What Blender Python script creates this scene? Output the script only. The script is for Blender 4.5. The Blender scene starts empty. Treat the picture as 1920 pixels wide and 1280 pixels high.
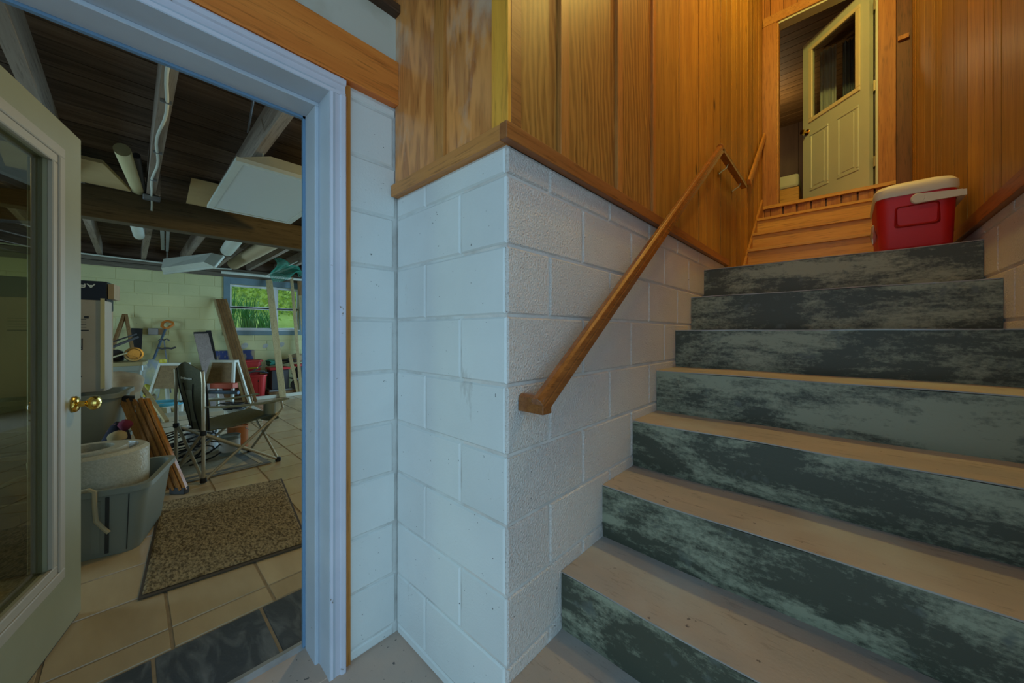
import bpy, bmesh, math, random
from mathutils import Vector, Matrix
random.seed(7)
S = bpy.context.scene
COL = S.collection
R = math.radians

# ------------------------------------------------------------------ camera, sky, light, exposure
EYE = 1.21
cam_d = bpy.data.cameras.new('camera')
cam_d.sensor_width = 36.0
cam_d.lens = 669.0 / 1920.0 * 36.0
cam_d.shift_y = -(640.0 - 624.0) / 1920.0
cam_d.clip_start = 0.02
cam = bpy.data.objects.new('camera', cam_d)
cam.location = (0, 0, EYE)
cam.rotation_euler = (R(90), 0, R(43.0))
COL.objects.link(cam)
S.camera = cam

world = bpy.data.worlds.new('sky'); S.world = world
world.use_nodes = True
wn = world.node_tree
bg = wn.nodes['Background']
bg.inputs['Color'].default_value = (0.44, 0.75, 1.0, 1)
bg.inputs['Strength'].default_value = 1.65

def light(name, kind, loc, energy, color, rot=(0, 0, 0), **kw):
    d = bpy.data.lights.new(name, kind); d.energy = energy; d.color = color
    for k, v in kw.items(): setattr(d, k, v)
    o = bpy.data.objects.new(name, d); o.location = loc; o.rotation_euler = rot
    COL.objects.link(o); return o

# incandescent lamp high in the stairwell
light('stair_lamp', 'POINT', (-0.12, 3.0, 4.9), 115.0, (1.0, 0.80, 0.20), shadow_soft_size=0.09)
light('warm_stair_fill', 'POINT', (0.2, 1.7, 3.75), 27.0, (1.0, 0.70, 0.24), shadow_soft_size=0.09)  # warm fill added to lift the stair wall and treads
# weak warm fill added for the room beyond the upper door
light('upper_room_fill', 'POINT', (-0.9, 7.0, 4.6), 11.0, (1.0, 0.72, 0.36), shadow_soft_size=0.1)

# bare warm bulb under the basement joists, right of the doorway
light('basement_bulb', 'POINT', (-2.7, 1.7, 2.33), 34.0, (1.0, 0.78, 0.30), shadow_soft_size=0.06)

# area lamps added in place of daylight, in unseen openings at both basement ends
light('bay_daylight_fill', 'AREA', (-4.8, -3.3, 1.07), 75.0, (0.50, 0.78, 1.0), rot=(R(90), 0, 0), shape='RECTANGLE', size=1.0, size_y=2.0)
light('side_daylight_fill', 'AREA', (-6.0, 4.3, 1.07), 85.0, (0.42, 0.72, 1.0), rot=(R(-90), 0, 0), shape='RECTANGLE', size=2.4, size_y=2.1)

S.view_settings.view_transform = 'Standard'
S.view_settings.look = 'None'
S.view_settings.gamma = 1.0
S.view_settings.use_curve_mapping = False
S.view_settings.exposure = 0.0
S.cycles.max_bounces = 8
S.cycles.diffuse_bounces = 5
S.cycles.sample_clamp_indirect = 6.0

# ------------------------------------------------------------------ materials
def nt(name):
    m = bpy.data.materials.new(name); m.use_nodes = True
    t = m.node_tree
    return m, t, t.nodes['Principled BSDF']

def nd(t, kind, **kw):
    n = t.nodes.new(kind)
    for k, v in kw.items(): setattr(n, k, v)
    return n

def rgba(c): return (c[0], c[1], c[2], 1)

def coords(t, stretch=(1, 1, 1), rand=False):
    g = nd(t, 'ShaderNodeNewGeometry')
    v = nd(t, 'ShaderNodeVectorMath', operation='MULTIPLY'); v.inputs[1].default_value = stretch
    src = g.outputs['Position']
    if rand:
        oi = nd(t, 'ShaderNodeObjectInfo')
        ml = nd(t, 'ShaderNodeVectorMath', operation='SCALE'); ml.inputs[0].default_value = (31.7, 17.3, 23.9)
        t.links.new(oi.outputs['Random'], ml.inputs['Scale'])
        ad = nd(t, 'ShaderNodeVectorMath', operation='ADD')
        t.links.new(src, ad.inputs[0]); t.links.new(ml.outputs[0], ad.inputs[1]); src = ad.outputs[0]
    t.links.new(src, v.inputs[0])
    return v.outputs[0]

def noise(t, vec, scale, detail=4, rough=0.55, dist=0.0):
    n = nd(t, 'ShaderNodeTexNoise'); n.inputs['Scale'].default_value = scale
    n.inputs['Detail'].default_value = detail; n.inputs['Roughness'].default_value = rough
    n.inputs['Distortion'].default_value = dist
    t.links.new(vec, n.inputs['Vector']); return n.outputs['Fac']

def ramp(t, fac, lo, hi):
    r = nd(t, 'ShaderNodeMapRange'); r.inputs['From Min'].default_value = lo; r.inputs['From Max'].default_value = hi
    r.clamp = True
    t.links.new(fac, r.inputs['Value']); return r.outputs['Result']

def mix(t, fac, a, b, mode='MIX'):
    m = nd(t, 'ShaderNodeMix', data_type='RGBA', blend_type=mode)
    if isinstance(fac, (int, float)): m.inputs[0].default_value = fac
    else: t.links.new(fac, m.inputs[0])
    for s, i in ((a, 6), (b, 7)):
        if isinstance(s, tuple): m.inputs[i].default_value = rgba(s)
        else: t.links.new(s, m.inputs[i])
    return m.outputs[2]

def bump(t, b, h, strength, dist):
    n = nd(t, 'ShaderNodeBump'); n.inputs['Strength'].default_value = strength; n.inputs['Distance'].default_value = dist
    t.links.new(h, n.inputs['Height']); t.links.new(n.outputs[0], b.inputs['Normal'])

def mat(name, col, col2=None, scale=6, lo=0.35, hi=0.65, stretch=(1, 1, 1), rough=0.6, detail=4, bs=0, bscale=60,
        bdist=0.004, metallic=0.0, rand=False, vary=0.0, dist=0.0, spec=0.4, trans=0.0, alpha=1.0, speck=None, coat=0.0):
    m, t, b = nt(name)
    v = coords(t, stretch, rand)
    c = col
    if col2:
        c = mix(t, ramp(t, noise(t, v, scale, detail, dist=dist), lo, hi), col, col2)
    if speck:   # (colour, scale, threshold)
        p = coords(t)
        c = mix(t, ramp(t, noise(t, p, speck[1], 2), speck[2], speck[2] + 0.04), c, speck[0])
    if vary:
        oi = nd(t, 'ShaderNodeObjectInfo')
        h = nd(t, 'ShaderNodeHueSaturation')
        mr = nd(t, 'ShaderNodeMapRange'); mr.inputs['To Min'].default_value = 1 - vary; mr.inputs['To Max'].default_value = 1 + vary
        t.links.new(oi.outputs['Random'], mr.inputs['Value']); t.links.new(mr.outputs[0], h.inputs['Value'])
        if isinstance(c, tuple): h.inputs['Color'].default_value = rgba(c)
        else: t.links.new(c, h.inputs['Color'])
        c = h.outputs[0]
    if isinstance(c, tuple): b.inputs['Base Color'].default_value = rgba(c)
    else: t.links.new(c, b.inputs['Base Color'])
    b.inputs['Roughness'].default_value = rough; b.inputs['Metallic'].default_value = metallic
    b.inputs['Specular IOR Level'].default_value = spec
    b.inputs['Transmission Weight'].default_value = trans
    b.inputs['Coat Weight'].default_value = coat
    b.inputs['Alpha'].default_value = alpha
    if bs: bump(t, b, noise(t, coords(t), bscale, 3), bs, bdist)
    return m

def wood(name, c1, c2, axis='z', fine=1.0, rough=0.45, vary=0.12, knots=0.0, bs=0.15, spec=0.4, coat=0.0, wavy=False, painted_sheen=None):
    m, t, b = nt(name)
    st = {'z': (1, 1, 0.06), 'y': (1, 0.06, 1), 'x': (0.06, 1, 1)}[axis]
    v = coords(t, st, True)
    g1 = noise(t, v, 26 * fine, 5, 0.6, 1.2 if wavy else 0.25)
    g2 = noise(t, v, 120 * fine, 3, 0.6)
    a = mix(t, ramp(t, g1, 0.32, 0.68), c1, c2)
    dk = tuple(x * 0.55 for x in c2)
    a = mix(t, ramp(t, g2, 0.53, 0.76), a, dk)
    if wavy:   # plywood flame grain
        w = nd(t, 'ShaderNodeTexWave', wave_type='RINGS'); w.inputs['Scale'].default_value = 5.0
        w.inputs['Distortion'].default_value = 9.0; w.inputs['Detail'].default_value = 3.0; w.inputs['Detail Scale'].default_value = 1.3
        t.links.new(coords(t, {'z': (2.2, 2.2, 0.45), 'y': (2, .4, 2), 'x': (.4, 2, 2)}[axis], True), w.inputs['Vector'])
        a = mix(t, ramp(t, w.outputs['Fac'], 0.3, 1.0), a, tuple(min(1, x * 1.22) for x in c1))
    if knots:
        k = nd(t, 'ShaderNodeTexVoronoi'); k.inputs['Scale'].default_value = 3.2
        t.links.new(coords(t, {'z': (1, 1, .55), 'y': (1, .55, 1), 'x': (.55, 1, 1)}[axis], True), k.inputs['Vector'])
        a = mix(t, ramp(t, k.outputs['Distance'], 0.10, 0.04), a, tuple(x * 0.25 for x in c2))
    if painted_sheen:
        a = mix(t, ramp(t, noise(t, coords(t, (1, 1, .5)), 5, 6, .65), 0.52, 0.72), a, painted_sheen)
    oi = nd(t, 'ShaderNodeObjectInfo'); h = nd(t, 'ShaderNodeHueSaturation')
    mr = nd(t, 'ShaderNodeMapRange'); mr.inputs['To Min'].default_value = 1 - vary; mr.inputs['To Max'].default_value = 1 + vary
    t.links.new(oi.outputs['Random'], mr.inputs['Value']); t.links.new(mr.outputs[0], h.inputs['Value']); t.links.new(a, h.inputs['Color'])
    t.links.new(h.outputs[0], b.inputs['Base Color'])
    b.inputs['Roughness'].default_value = rough; b.inputs['Specular IOR Level'].default_value = spec
    b.inputs['Coat Weight'].default_value = coat; b.inputs['Coat Roughness'].default_value = 0.25
    bump(t, b, g2, bs, 0.002)
    return m

def riser_mat():
    """dark grey-green floor paint, scuffed through to pale concrete in sideways streaks and patches"""
    m, t, b = nt('scuffed_riser_paint')
    p = coords(t)
    # per-step offset so that each riser wears differently
    v1 = coords(t, (0.7, 1, 1.5), True); v2 = coords(t, (0.28, 1, 1.2), True)
    patch = noise(t, v1, 3.2, 5, 0.65, 0.4)
    streak = noise(t, v2, 34, 5, 0.7)
    spots = noise(t, coords(t, (.7, 1, 1)), 85, 5, 0.75)
    mm = nd(t, 'ShaderNodeMath', operation='MULTIPLY_ADD'); t.links.new(streak, mm.inputs[0]); mm.inputs[1].default_value = 0.42
    t.links.new(patch, mm.inputs[2])
    m2 = nd(t, 'ShaderNodeMath', operation='MULTIPLY_ADD'); t.links.new(spots, m2.inputs[0]); m2.inputs[1].default_value = 0.36
    t.links.new(mm.outputs[0], m2.inputs[2])
    oi = nd(t, 'ShaderNodeObjectInfo')
    m3 = nd(t, 'ShaderNodeMath', operation='MULTIPLY_ADD'); t.links.new(oi.outputs['Random'], m3.inputs[0]); m3.inputs[1].default_value = 0.10
    t.links.new(m2.outputs[0], m3.inputs[2])
    wear = ramp(t, m3.outputs[0], 0.90, 1.06)
    c = mix(t, wear, (0.054, 0.058, 0.038), (0.27, 0.278, 0.19))
    c = mix(t, ramp(t, noise(t, p, 14, 3), 0.62, 0.72), c, (0.10, 0.11, 0.09))
    t.links.new(c, b.inputs['Base Color']); b.inputs['Roughness'].default_value = 0.55
    bump(t, b, m2.outputs[0], 0.25, 0.004)
    return m

def tread_mat():
    m, t, b = nt('worn_tread_concrete')
    p = coords(t); v2 = coords(t, (0.2, 1, 1), True)
    c = mix(t, ramp(t, noise(t, coords(t, (.5, 1, 1), True), 4, 5), 0.35, 0.65), (0.36, 0.30, 0.255), (0.28, 0.255, 0.235))
    c = mix(t, ramp(t, noise(t, v2, 50, 4, .7), 0.57, 0.75), c, (0.17, 0.15, 0.14))
    c = mix(t, ramp(t, noise(t, p, 42, 3), 0.70, 0.74), c, (0.10, 0.08, 0.08))
    c = mix(t, ramp(t, noise(t, p, 2.2, 3), 0.52, 0.72), c, (0.36, 0.37, 0.36))
    t.links.new(c, b.inputs['Base Color']); b.inputs['Roughness'].default_value = 0.7
    bump(t, b, noise(t, p, 90, 4), 0.2, 0.003)
    return m

def block_mat(name, c1, c2, bs, dirt=(0.35, 0.30, 0.26)):
    m, t, b = nt(name)
    p = coords(t)
    c = mix(t, ramp(t, noise(t, p, 2.0, 4), 0.35, 0.7), c1, c2)
    c = mix(t, ramp(t, noise(t, p, 75, 2), 0.735, 0.76), c, tuple(x * 0.25 for x in c1))
    c = mix(t, ramp(t, noise(t, coords(t, (1, 1, .35)), 7, 5, .7), 0.66, 0.85), c, dirt)
    oi = nd(t, 'ShaderNodeObjectInfo'); h = nd(t, 'ShaderNodeHueSaturation')
    mr = nd(t, 'ShaderNodeMapRange'); mr.inputs['To Min'].default_value = 0.96; mr.inputs['To Max'].default_value = 1.04
    t.links.new(oi.outputs['Random'], mr.inputs['Value']); t.links.new(mr.outputs[0], h.inputs['Value']); t.links.new(c, h.inputs['Color'])
    t.links.new(h.outputs[0], b.inputs['Base Color']); b.inputs['Roughness'].default_value = 0.55
    bump(t, b, noise(t, p, 150 if bs > .9 else 120, 3, .6), min(bs, 1.0), 0.010 if bs > .9 else 0.006)
    return m

def glass_mat(name, tint, gloss=1.0):
    m = bpy.data.materials.new(name); m.use_nodes = True; t = m.node_tree
    for n in list(t.nodes):
        if n.type == 'BSDF_PRINCIPLED': t.nodes.remove(n)
    out = t.nodes['Material Output']
    tr = nd(t, 'ShaderNodeBsdfTransparent'); tr.inputs[0].default_value = rgba(tint)
    gl = nd(t, 'ShaderNodeBsdfGlossy'); gl.inputs['Roughness'].default_value = 0.015
    fr = nd(t, 'ShaderNodeFresnel'); fr.inputs['IOR'].default_value = 1.5   # outer faces only: the pane's inner faces do not mirror
    mm = nd(t, 'ShaderNodeMath', operation='MULTIPLY'); mm.inputs[1].default_value = gloss; t.links.new(fr.outputs[0], mm.inputs[0])
    ms = nd(t, 'ShaderNodeMixShader')
    gb_ = nd(t, 'ShaderNodeNewGeometry'); iv = nd(t, 'ShaderNodeMath', operation='SUBTRACT'); iv.inputs[0].default_value = 1.0
    t.links.new(gb_.outputs['Backfacing'], iv.inputs[1])
    m4 = nd(t, 'ShaderNodeMath', operation='MULTIPLY'); t.links.new(mm.outputs[0], m4.inputs[0]); t.links.new(iv.outputs[0], m4.inputs[1])
    t.links.new(m4.outputs[0], ms.inputs[0]); t.links.new(tr.outputs[0], ms.inputs[1]); t.links.new(gl.outputs[0], ms.inputs[2])
    t.links.new(ms.outputs[0], out.inputs[0])
    return m

M = {}
M['block'] = block_mat('white_block_paint', (0.72, 0.73, 0.70), (0.64, 0.65, 0.63), 0.22)
M['block_rough'] = block_mat('rough_white_block_paint', (0.74, 0.68, 0.62), (0.64, 0.58, 0.54), 1.0)
M['block_far'] = block_mat('cream_block_paint', (0.60, 0.57, 0.28), (0.53, 0.51, 0.25), 0.1, dirt=(0.5, 0.48, 0.4))
M['mortar'] = mat('painted_mortar', (0.66, 0.66, 0.63), (0.48, 0.46, 0.43), 9, 0.45, 0.75, rough=0.8, bs=0.5, bscale=90)
M['mortar_rough'] = mat('painted_mortar_warm', (0.68, 0.63, 0.58), (0.5, 0.45, 0.41), 9, 0.45, 0.75, rough=0.8, bs=0.6, bscale=90)
M['riser'] = riser_mat()
M['tread'] = tread_mat()
M['floor_conc'] = mat('stained_floor_concrete', (0.54, 0.38, 0.29), (0.40, 0.33, 0.28), 3, 0.35, 0.7, rough=0.75, bs=0.2, bscale=70, speck=((0.12, 0.10, 0.09), 55, 0.68))
M['plank'] = wood('amber_pine_plank', (0.48, 0.255, 0.042), (0.33, 0.145, 0.020), 'z', 0.8, 0.5, 0.28, coat=0.06, knots=1)
M['door_wall_plank'] = wood('red_pine_plank', (0.45, 0.19, 0.05), (0.31, 0.105, 0.022), 'z', 0.8, 0.42, 0.12, knots=1, coat=0.1)
M['batten'] = wood('amber_batten', (0.56, 0.24, 0.055), (0.46, 0.17, 0.03), 'z', 1.3, 0.42, 0.08, coat=0.1)
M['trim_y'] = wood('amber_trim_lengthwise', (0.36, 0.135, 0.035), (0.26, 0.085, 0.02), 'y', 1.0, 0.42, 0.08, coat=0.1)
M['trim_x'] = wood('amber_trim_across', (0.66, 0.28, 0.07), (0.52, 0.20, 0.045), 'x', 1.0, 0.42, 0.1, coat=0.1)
M['ply'] = wood('sheen_plywood_panel', (0.62, 0.25, 0.065), (0.46, 0.15, 0.035), 'z', 1.0, 0.32, 0.05, wavy=True, coat=0.3, painted_sheen=(0.60, 0.42, 0.28))  # pale blotches put the white sheen into the panel colour
M['ply_stair'] = wood('plywood_panel', (0.36, 0.175, 0.035), (0.25, 0.10, 0.018), 'z', 1.0, 0.45, 0.05, wavy=True, coat=0.06)  # plywood beside the stairs, darker than the pier panels
M['yellow_board'] = wood('yellow_pine_corner_board', (0.84, 0.40, 0.045), (0.74, 0.32, 0.035), 'z', 1.0, 0.4, 0.03, coat=0.1)
M['header'] = wood('orange_header_board', (0.86, 0.28, 0.05), (0.70, 0.19, 0.03), 'y', 0.8, 0.42, 0.05, knots=1, coat=0.1)
M['plaster'] = mat('stained_plaster', (0.60, 0.56, 0.46), (0.46, 0.40, 0.29), 4, 0.45, 0.7, rough=0.8, bs=0.1)
M['dark_trim'] = wood('dark_brown_moulding', (0.09, 0.045, 0.022), (0.05, 0.025, 0.012), 'y', 1, 0.5, 0.05)
M['dark_board'] = wood('dark_brown_board', (0.16, 0.055, 0.02), (0.10, 0.032, 0.012), 'z', 1, 0.5, 0.05)
M['groove'] = mat('dark_groove_wood', (0.05, 0.02, 0.008), rough=.8)
M['rail'] = wood('varnished_handrail', (0.29, 0.10, 0.022), (0.20, 0.062, 0.013), 'y', 2.0, 0.22, 0.05, coat=0.5, bs=0.05)
M['wood_stair'] = wood('golden_pine_stair', (0.60, 0.33, 0.06), (0.48, 0.23, 0.035), 'x', 0.8, 0.42, 0.07, knots=1, coat=0.15)
M['skirt'] = wood('golden_pine_skirt', (0.50, 0.24, 0.06), (0.40, 0.17, 0.04), 'y', 0.8, 0.42, 0.07, coat=0.1)
M['casing_wood'] = wood('rough_pine_casing', (0.44, 0.19, 0.045), (0.30, 0.105, 0.022), 'z', 0.7, 0.5, 0.05, knots=1)
M['white_trim'] = mat('white_painted_trim', (0.64, 0.62, 0.68), (0.54, 0.53, 0.60), 2.5, 0.4, 0.7, rough=0.4, speck=((0.22, 0.17, 0.13), 34, 0.735))
M['jamb'] = mat('white_painted_jamb', (0.52, 0.56, 0.62), (0.44, 0.48, 0.54), 2.5, 0.4, 0.7, rough=0.42, speck=((0.22, 0.18, 0.15), 30, 0.745))
M['weather'] = mat('blue_grey_weatherstrip', (0.16, 0.28, 0.42), rough=0.5)
M['door_paint'] = mat('aged_white_door_paint', (0.33, 0.30, 0.18), (0.29, 0.265, 0.155), 1.6, 0.4, 0.65, rough=0.38)
M['lite_frame'] = mat('pinkish_white_lite_frame', (0.42, 0.35, 0.26), rough=0.4)
M['upper_door'] = mat('cream_door_paint', (0.52, 0.56, 0.44), (0.47, 0.51, 0.40), 1.5, 0.4, 0.65, rough=0.38)
M['brass'] = mat('polished_brass', (0.80, 0.55, 0.14), rough=0.16, metallic=1.0)
M['dark_brass'] = mat('aged_brass', (0.42, 0.30, 0.12), rough=0.35, metallic=1.0)
M['hinge'] = mat('dark_hinge_metal', (0.16, 0.13, 0.08), rough=0.4, metallic=0.9)
M['chrome'] = mat('chrome_metal', (0.7, 0.7, 0.68), rough=0.18, metallic=1.0)
M['glass'] = glass_mat('door_glass', (0.62, 0.60, 0.44), 1.5)
M['glass_clear'] = glass_mat('window_glass', (0.95, 0.97, 0.95), 1.0)
M['tile'] = mat('tan_ceramic_tile', (0.50, 0.365, 0.20), (0.41, 0.29, 0.155), 5, 0.3, 0.7, stretch=(.5, 1.6, 1), rough=0.24, rand=True, vary=0.10, bs=0.12, bscale=40, bdist=0.002, spec=0.5)
M['slate'] = mat('dark_slate_tile', (0.055, 0.062, 0.068), (0.16, 0.165, 0.16), 9, 0.45, 0.75, stretch=(.6, 1.5, 1), rough=0.4, detail=7, dist=1.2, rand=True, bs=0.4, bscale=30, bdist=0.004)
M['grout'] = mat('tan_grout', (0.34, 0.25, 0.15), (0.27, 0.20, 0.12), 20, rough=0.9)
M['alu'] = mat('worn_aluminium_threshold', (0.42, 0.41, 0.40), (0.30, 0.28, 0.26), 12, 0.4, 0.7, rough=0.45, metallic=0.5)
M['deck'] = wood('dark_deck_board', (0.17, 0.115, 0.075), (0.085, 0.052, 0.032), 'y', 0.6, 0.75, 0.30, bs=0.4, spec=0.2)
M['joist'] = wood('grey_joist', (0.34, 0.28, 0.21), (0.24, 0.18, 0.13), 'x', 0.7, 0.8, 0.12, bs=0.3, spec=0.2)
M['beam'] = wood('dark_floor_beam', (0.14, 0.10, 0.05), (0.085, 0.06, 0.028), 'y', 0.6, 0.75, 0.08, bs=0.4, spec=0.2)
M['sill_beam'] = wood('grey_wall_plate', (0.20, 0.17, 0.12), (0.12, 0.095, 0.065), 'y', 0.6, 0.75, 0.1, bs=0.4, spec=0.2)
M['blue_trim'] = mat('slate_blue_window_trim', (0.17, 0.25, 0.27), (0.14, 0.205, 0.23), 3, rough=0.5)
M['vinyl'] = mat('white_vinyl_window', (0.66, 0.67, 0.66), rough=0.4)

def plain(name, c, **k): M[name] = mat(name, c, **k); return M[name]

# ------------------------------------------------------------------ geometry helpers
class MB:
    def __init__(self): self.v = []; self.f = []
    def add(self, vs, fs):
        n = len(self.v); self.v += [Vector(p) for p in vs]; self.f += [tuple(i + n for i in f) for f in fs]; return self
    def box(self, a, b):
        x0, y0, z0 = map(min, zip(a, b)); x1, y1, z1 = map(max, zip(a, b))
        vs = [(x0, y0, z0), (x1, y0, z0), (x1, y1, z0), (x0, y1, z0), (x0, y0, z1), (x1, y0, z1), (x1, y1, z1), (x0, y1, z1)]
        return self.add(vs, [(3, 2, 1, 0), (4, 5, 6, 7), (0, 1, 5, 4), (1, 2, 6, 5), (2, 3, 7, 6), (3, 0, 4, 7)])
    def hexa(self, lower, upper):   # two quads, same winding (counter-clockwise seen from outside/top)
        return self.add(list(lower) + list(upper), [(3, 2, 1, 0), (4, 5, 6, 7), (0, 1, 5, 4), (1, 2, 6, 5), (2, 3, 7, 6), (3, 0, 4, 7)])
    def bar(self, p, q, w, h, up=(0, 0, 1)):
        p = Vector(p); q = Vector(q); d = (q - p).normalized(); up = Vector(up)
        s = d.cross(up)
        if s.length < 1e-4: s = d.cross(Vector((1, 0, 0)))
        s.normalize(); u = s.cross(d).normalized()
        s *= w / 2; u *= h / 2
        return self.hexa([p - s - u, p + s - u, p + s + u, p - s + u], [q - s - u, q + s - u, q + s + u, q - s + u])
    def tube(self, pts, r, n=8, r2=None, caps=True, closed=False):
        pts = [Vector(p) for p in pts]; k = len(pts); base = len(self.v); prev = None
        for i, p in enumerate(pts):
            if closed: d = pts[(i + 1) % k] - pts[i - 1]
            else: d = pts[min(i + 1, k - 1)] - pts[max(i - 1, 0)]
            if d.length < 1e-9: d = Vector((0, 0, 1))
            d.normalize()
            ref = prev if prev is not None else (Vector((0, 0, 1)) if abs(d.z) < 0.9 else Vector((1, 0, 0)))
            a = (ref - d * ref.dot(d))
            if a.length < 1e-6: a = d.orthogonal()
            a.normalize(); prev = a; b = d.cross(a)
            rr = r if r2 is None else r + (r2 - r) * i / max(1, k - 1)
            for j in range(n):
                t = 2 * math.pi * j / n
                self.v.append(p + a * math.cos(t) * rr + b * math.sin(t) * rr)
        m = k if closed else k - 1
        for i in range(m):
            o = base + i * n; o2 = base + ((i + 1) % k) * n
            for j in range(n): self.f.append((o + j, o + (j + 1) % n, o2 + (j + 1) % n, o2 + j))
        if caps and not closed:
            self.f.append(tuple(base + j for j in reversed(range(n)))); self.f.append(tuple(base + (k - 1) * n + j for j in range(n)))
        return self
    def lathe(self, prof, c=(0, 0, 0), n=20, axis=(0, 0, 1), sx=1.0, sy=1.0, xdir=None):
        ax = Vector(axis).normalized(); a = Vector(xdir).normalized() if xdir else ax.orthogonal().normalized(); b = ax.cross(a); c = Vector(c)
        base = len(self.v); k = len(prof)
        for r, z in prof:
            for j in range(n):
                t = 2 * math.pi * j / n
                self.v.append(c + ax * z + a * (math.cos(t) * r * sx) + b * (math.sin(t) * r * sy))
        for i in range(k - 1):
            o = base + i * n
            for j in range(n): self.f.append((o + j, o + (j + 1) % n, o + n + (j + 1) % n, o + n + j))
        if prof[0][0] > 1e-6: self.f.append(tuple(base + j for j in reversed(range(n))))
        if prof[-1][0] > 1e-6: self.f.append(tuple(base + (k - 1) * n + j for j in range(n)))
        return self
    def prism(self, poly, ext):
        ext = Vector(ext); n = len(poly); lo = [Vector(p) for p in poly]
        return self.add(lo + [p + ext for p in lo], [tuple(reversed(range(n))), tuple(range(n, 2 * n))] + [(i, (i + 1) % n, n + (i + 1) % n, n + i) for i in range(n)])
    def grid(self, fn, nu, nv, th=None):
        """a sheet fn(u,v); with th a second layer offset along th makes it solid"""
        base = len(self.v)
        for layer in ((0, 1) if th is not None else (0,)):
            for i in range(nu + 1):
                for j in range(nv + 1):
                    p = Vector(fn(i / nu, j / nv))
                    if layer: p = p + Vector(th)
                    self.v.append(p)
        L = (nu + 1) * (nv + 1); W = nv + 1
        for i in range(nu):
            for j in range(nv):
                q = [base + i * W + j, base + (i + 1) * W + j, base + (i + 1) * W + j + 1, base + i * W + j + 1]
                self.f.append(tuple(q))
                if th is not None: self.f.append(tuple(L + x for x in reversed(q)))
        if th is not None:
            rim = [(i, 0) for i in range(nu)] + [(nu, j) for j in range(nv)] + [(i, nv) for i in range(nu, 0, -1)] + [(0, j) for j in range(nv, 0, -1)]
            idx = [base + i * W + j for i, j in rim]
            for a in range(len(idx)):
                p, q = idx[a], idx[(a + 1) % len(idx)]
                self.f.append((q, p, p + L, q + L))
        return self
    def blob(self, c, r, seed=0, amp=0.15, sub=2):
        bm = bmesh.new(); bmesh.ops.create_icosphere(bm, subdivisions=sub, radius=1.0)
        rnd = random.Random(seed); ph = [rnd.uniform(0, 6.28) for _ in range(6)]
        vs = []
        for v in bm.verts:
            k = 1 + amp * (math.sin(3 * v.co.x + ph[0]) + math.sin(4 * v.co.y + ph[1]) + math.sin(5 * v.co.z + ph[2])) / 1.8
            vs.append((c[0] + v.co.x * r[0] * k, c[1] + v.co.y * r[1] * k, c[2] + v.co.z * r[2] * k))
        fs = [tuple(v.index for v in f.verts) for f in bm.faces]; bm.free()
        return self.add(vs, fs)

def mesh_of(name, mb, off, m, bevel=0, smooth=False, seg=1):
    me = bpy.data.meshes.new(name)
    me.from_pydata([tuple(v - off) for v in mb.v], [], mb.f)
    bm = bmesh.new(); bm.from_mesh(me)
    bmesh.ops.recalc_face_normals(bm, faces=bm.faces)
    if bevel: bmesh.ops.bevel(bm, geom=list(bm.edges), offset=bevel, segments=seg, affect='EDGES', profile=0.5, clamp_overlap=True)
    bm.to_mesh(me); bm.free()
    if smooth:
        me.polygons.foreach_set('use_smooth', [True] * len(me.polygons))
        try: me.set_sharp_from_angle(angle=R(35))
        except Exception: pass
    if m is not None: me.materials.append(M[m] if isinstance(m, str) else m)
    return me

def link(name, data, parent=None, loc=(0, 0, 0)):
    o = bpy.data.objects.new(name, data); COL.objects.link(o); o.location = loc
    if parent is not None: o.parent = parent
    return o

def world_loc(o):
    p = Vector(o.location)
    while o.parent: o = o.parent; p += Vector(o.location)
    return p

def obj(name, mb, m, parent=None, bevel=0, smooth=False, seg=1, label=None):
    """one mesh object; vertices are given in scene metres, origin at the base of the piece"""
    n = len(mb.v); zs = min(v.z for v in mb.v)
    base = Vector((sum(v.x for v in mb.v) / n, sum(v.y for v in mb.v) / n, zs))
    o = link(name, mesh_of(name, mb, base, m, bevel, smooth, seg))
    if parent is not None:
        o.parent = parent; o.location = base - world_loc(parent)
    else: o.location = base
    if label: o['label'] = label
    return o

def tag(o, label, cat, group=None, kind=None):
    o['label'] = label; o['category'] = cat
    if group: o['group'] = group
    if kind: o['kind'] = kind
    return o

def thing(name, loc, label, cat, group=None, kind=None):
    return tag(link(name, None, None, loc), label, cat, group, kind)

def struct(name, mb, m, label, cat, **k): return tag(obj(name, mb, m, **k), label, cat, kind='structure')

_cache = {}
def piece(name, parent, key, build, m, centre):
    """a piece that shares mesh data with alike pieces; build() gives an MB around the origin"""
    key = (name, key, m)
    if key not in _cache: _cache[key] = mesh_of(name, build(), Vector((0, 0, 0)), m)
    o = link(name, _cache[key], parent, Vector(centre) - world_loc(parent)); return o

def block_mb(L, H, u, n, ch=0.005, depth=0.012):
    """front half of a wall block: u along the wall, n out of the wall"""
    u = Vector(u); n = Vector(n); z = Vector((0, 0, 1)); mb = MB()
    def ring(l, h, d): return [u * (a * l / 2) + z * (b * h / 2) + n * d for a, b in ((-1, -1), (1, -1), (1, 1), (-1, 1))]
    r0, r1, r2 = ring(L, H, -depth), ring(L, H, -ch), ring(L - 2 * ch, H - 2 * ch, 0)
    return mb.add(r0 + r1 + r2, [(0, 1, 2, 3)] + [(i, (i + 1) % 4, 4 + (i + 1) % 4, 4 + i) for i in range(4)]
                  + [(4 + i, 4 + (i + 1) % 4, 8 + (i + 1) % 4, 8 + i) for i in range(4)] + [(8, 9, 10, 11)])

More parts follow.
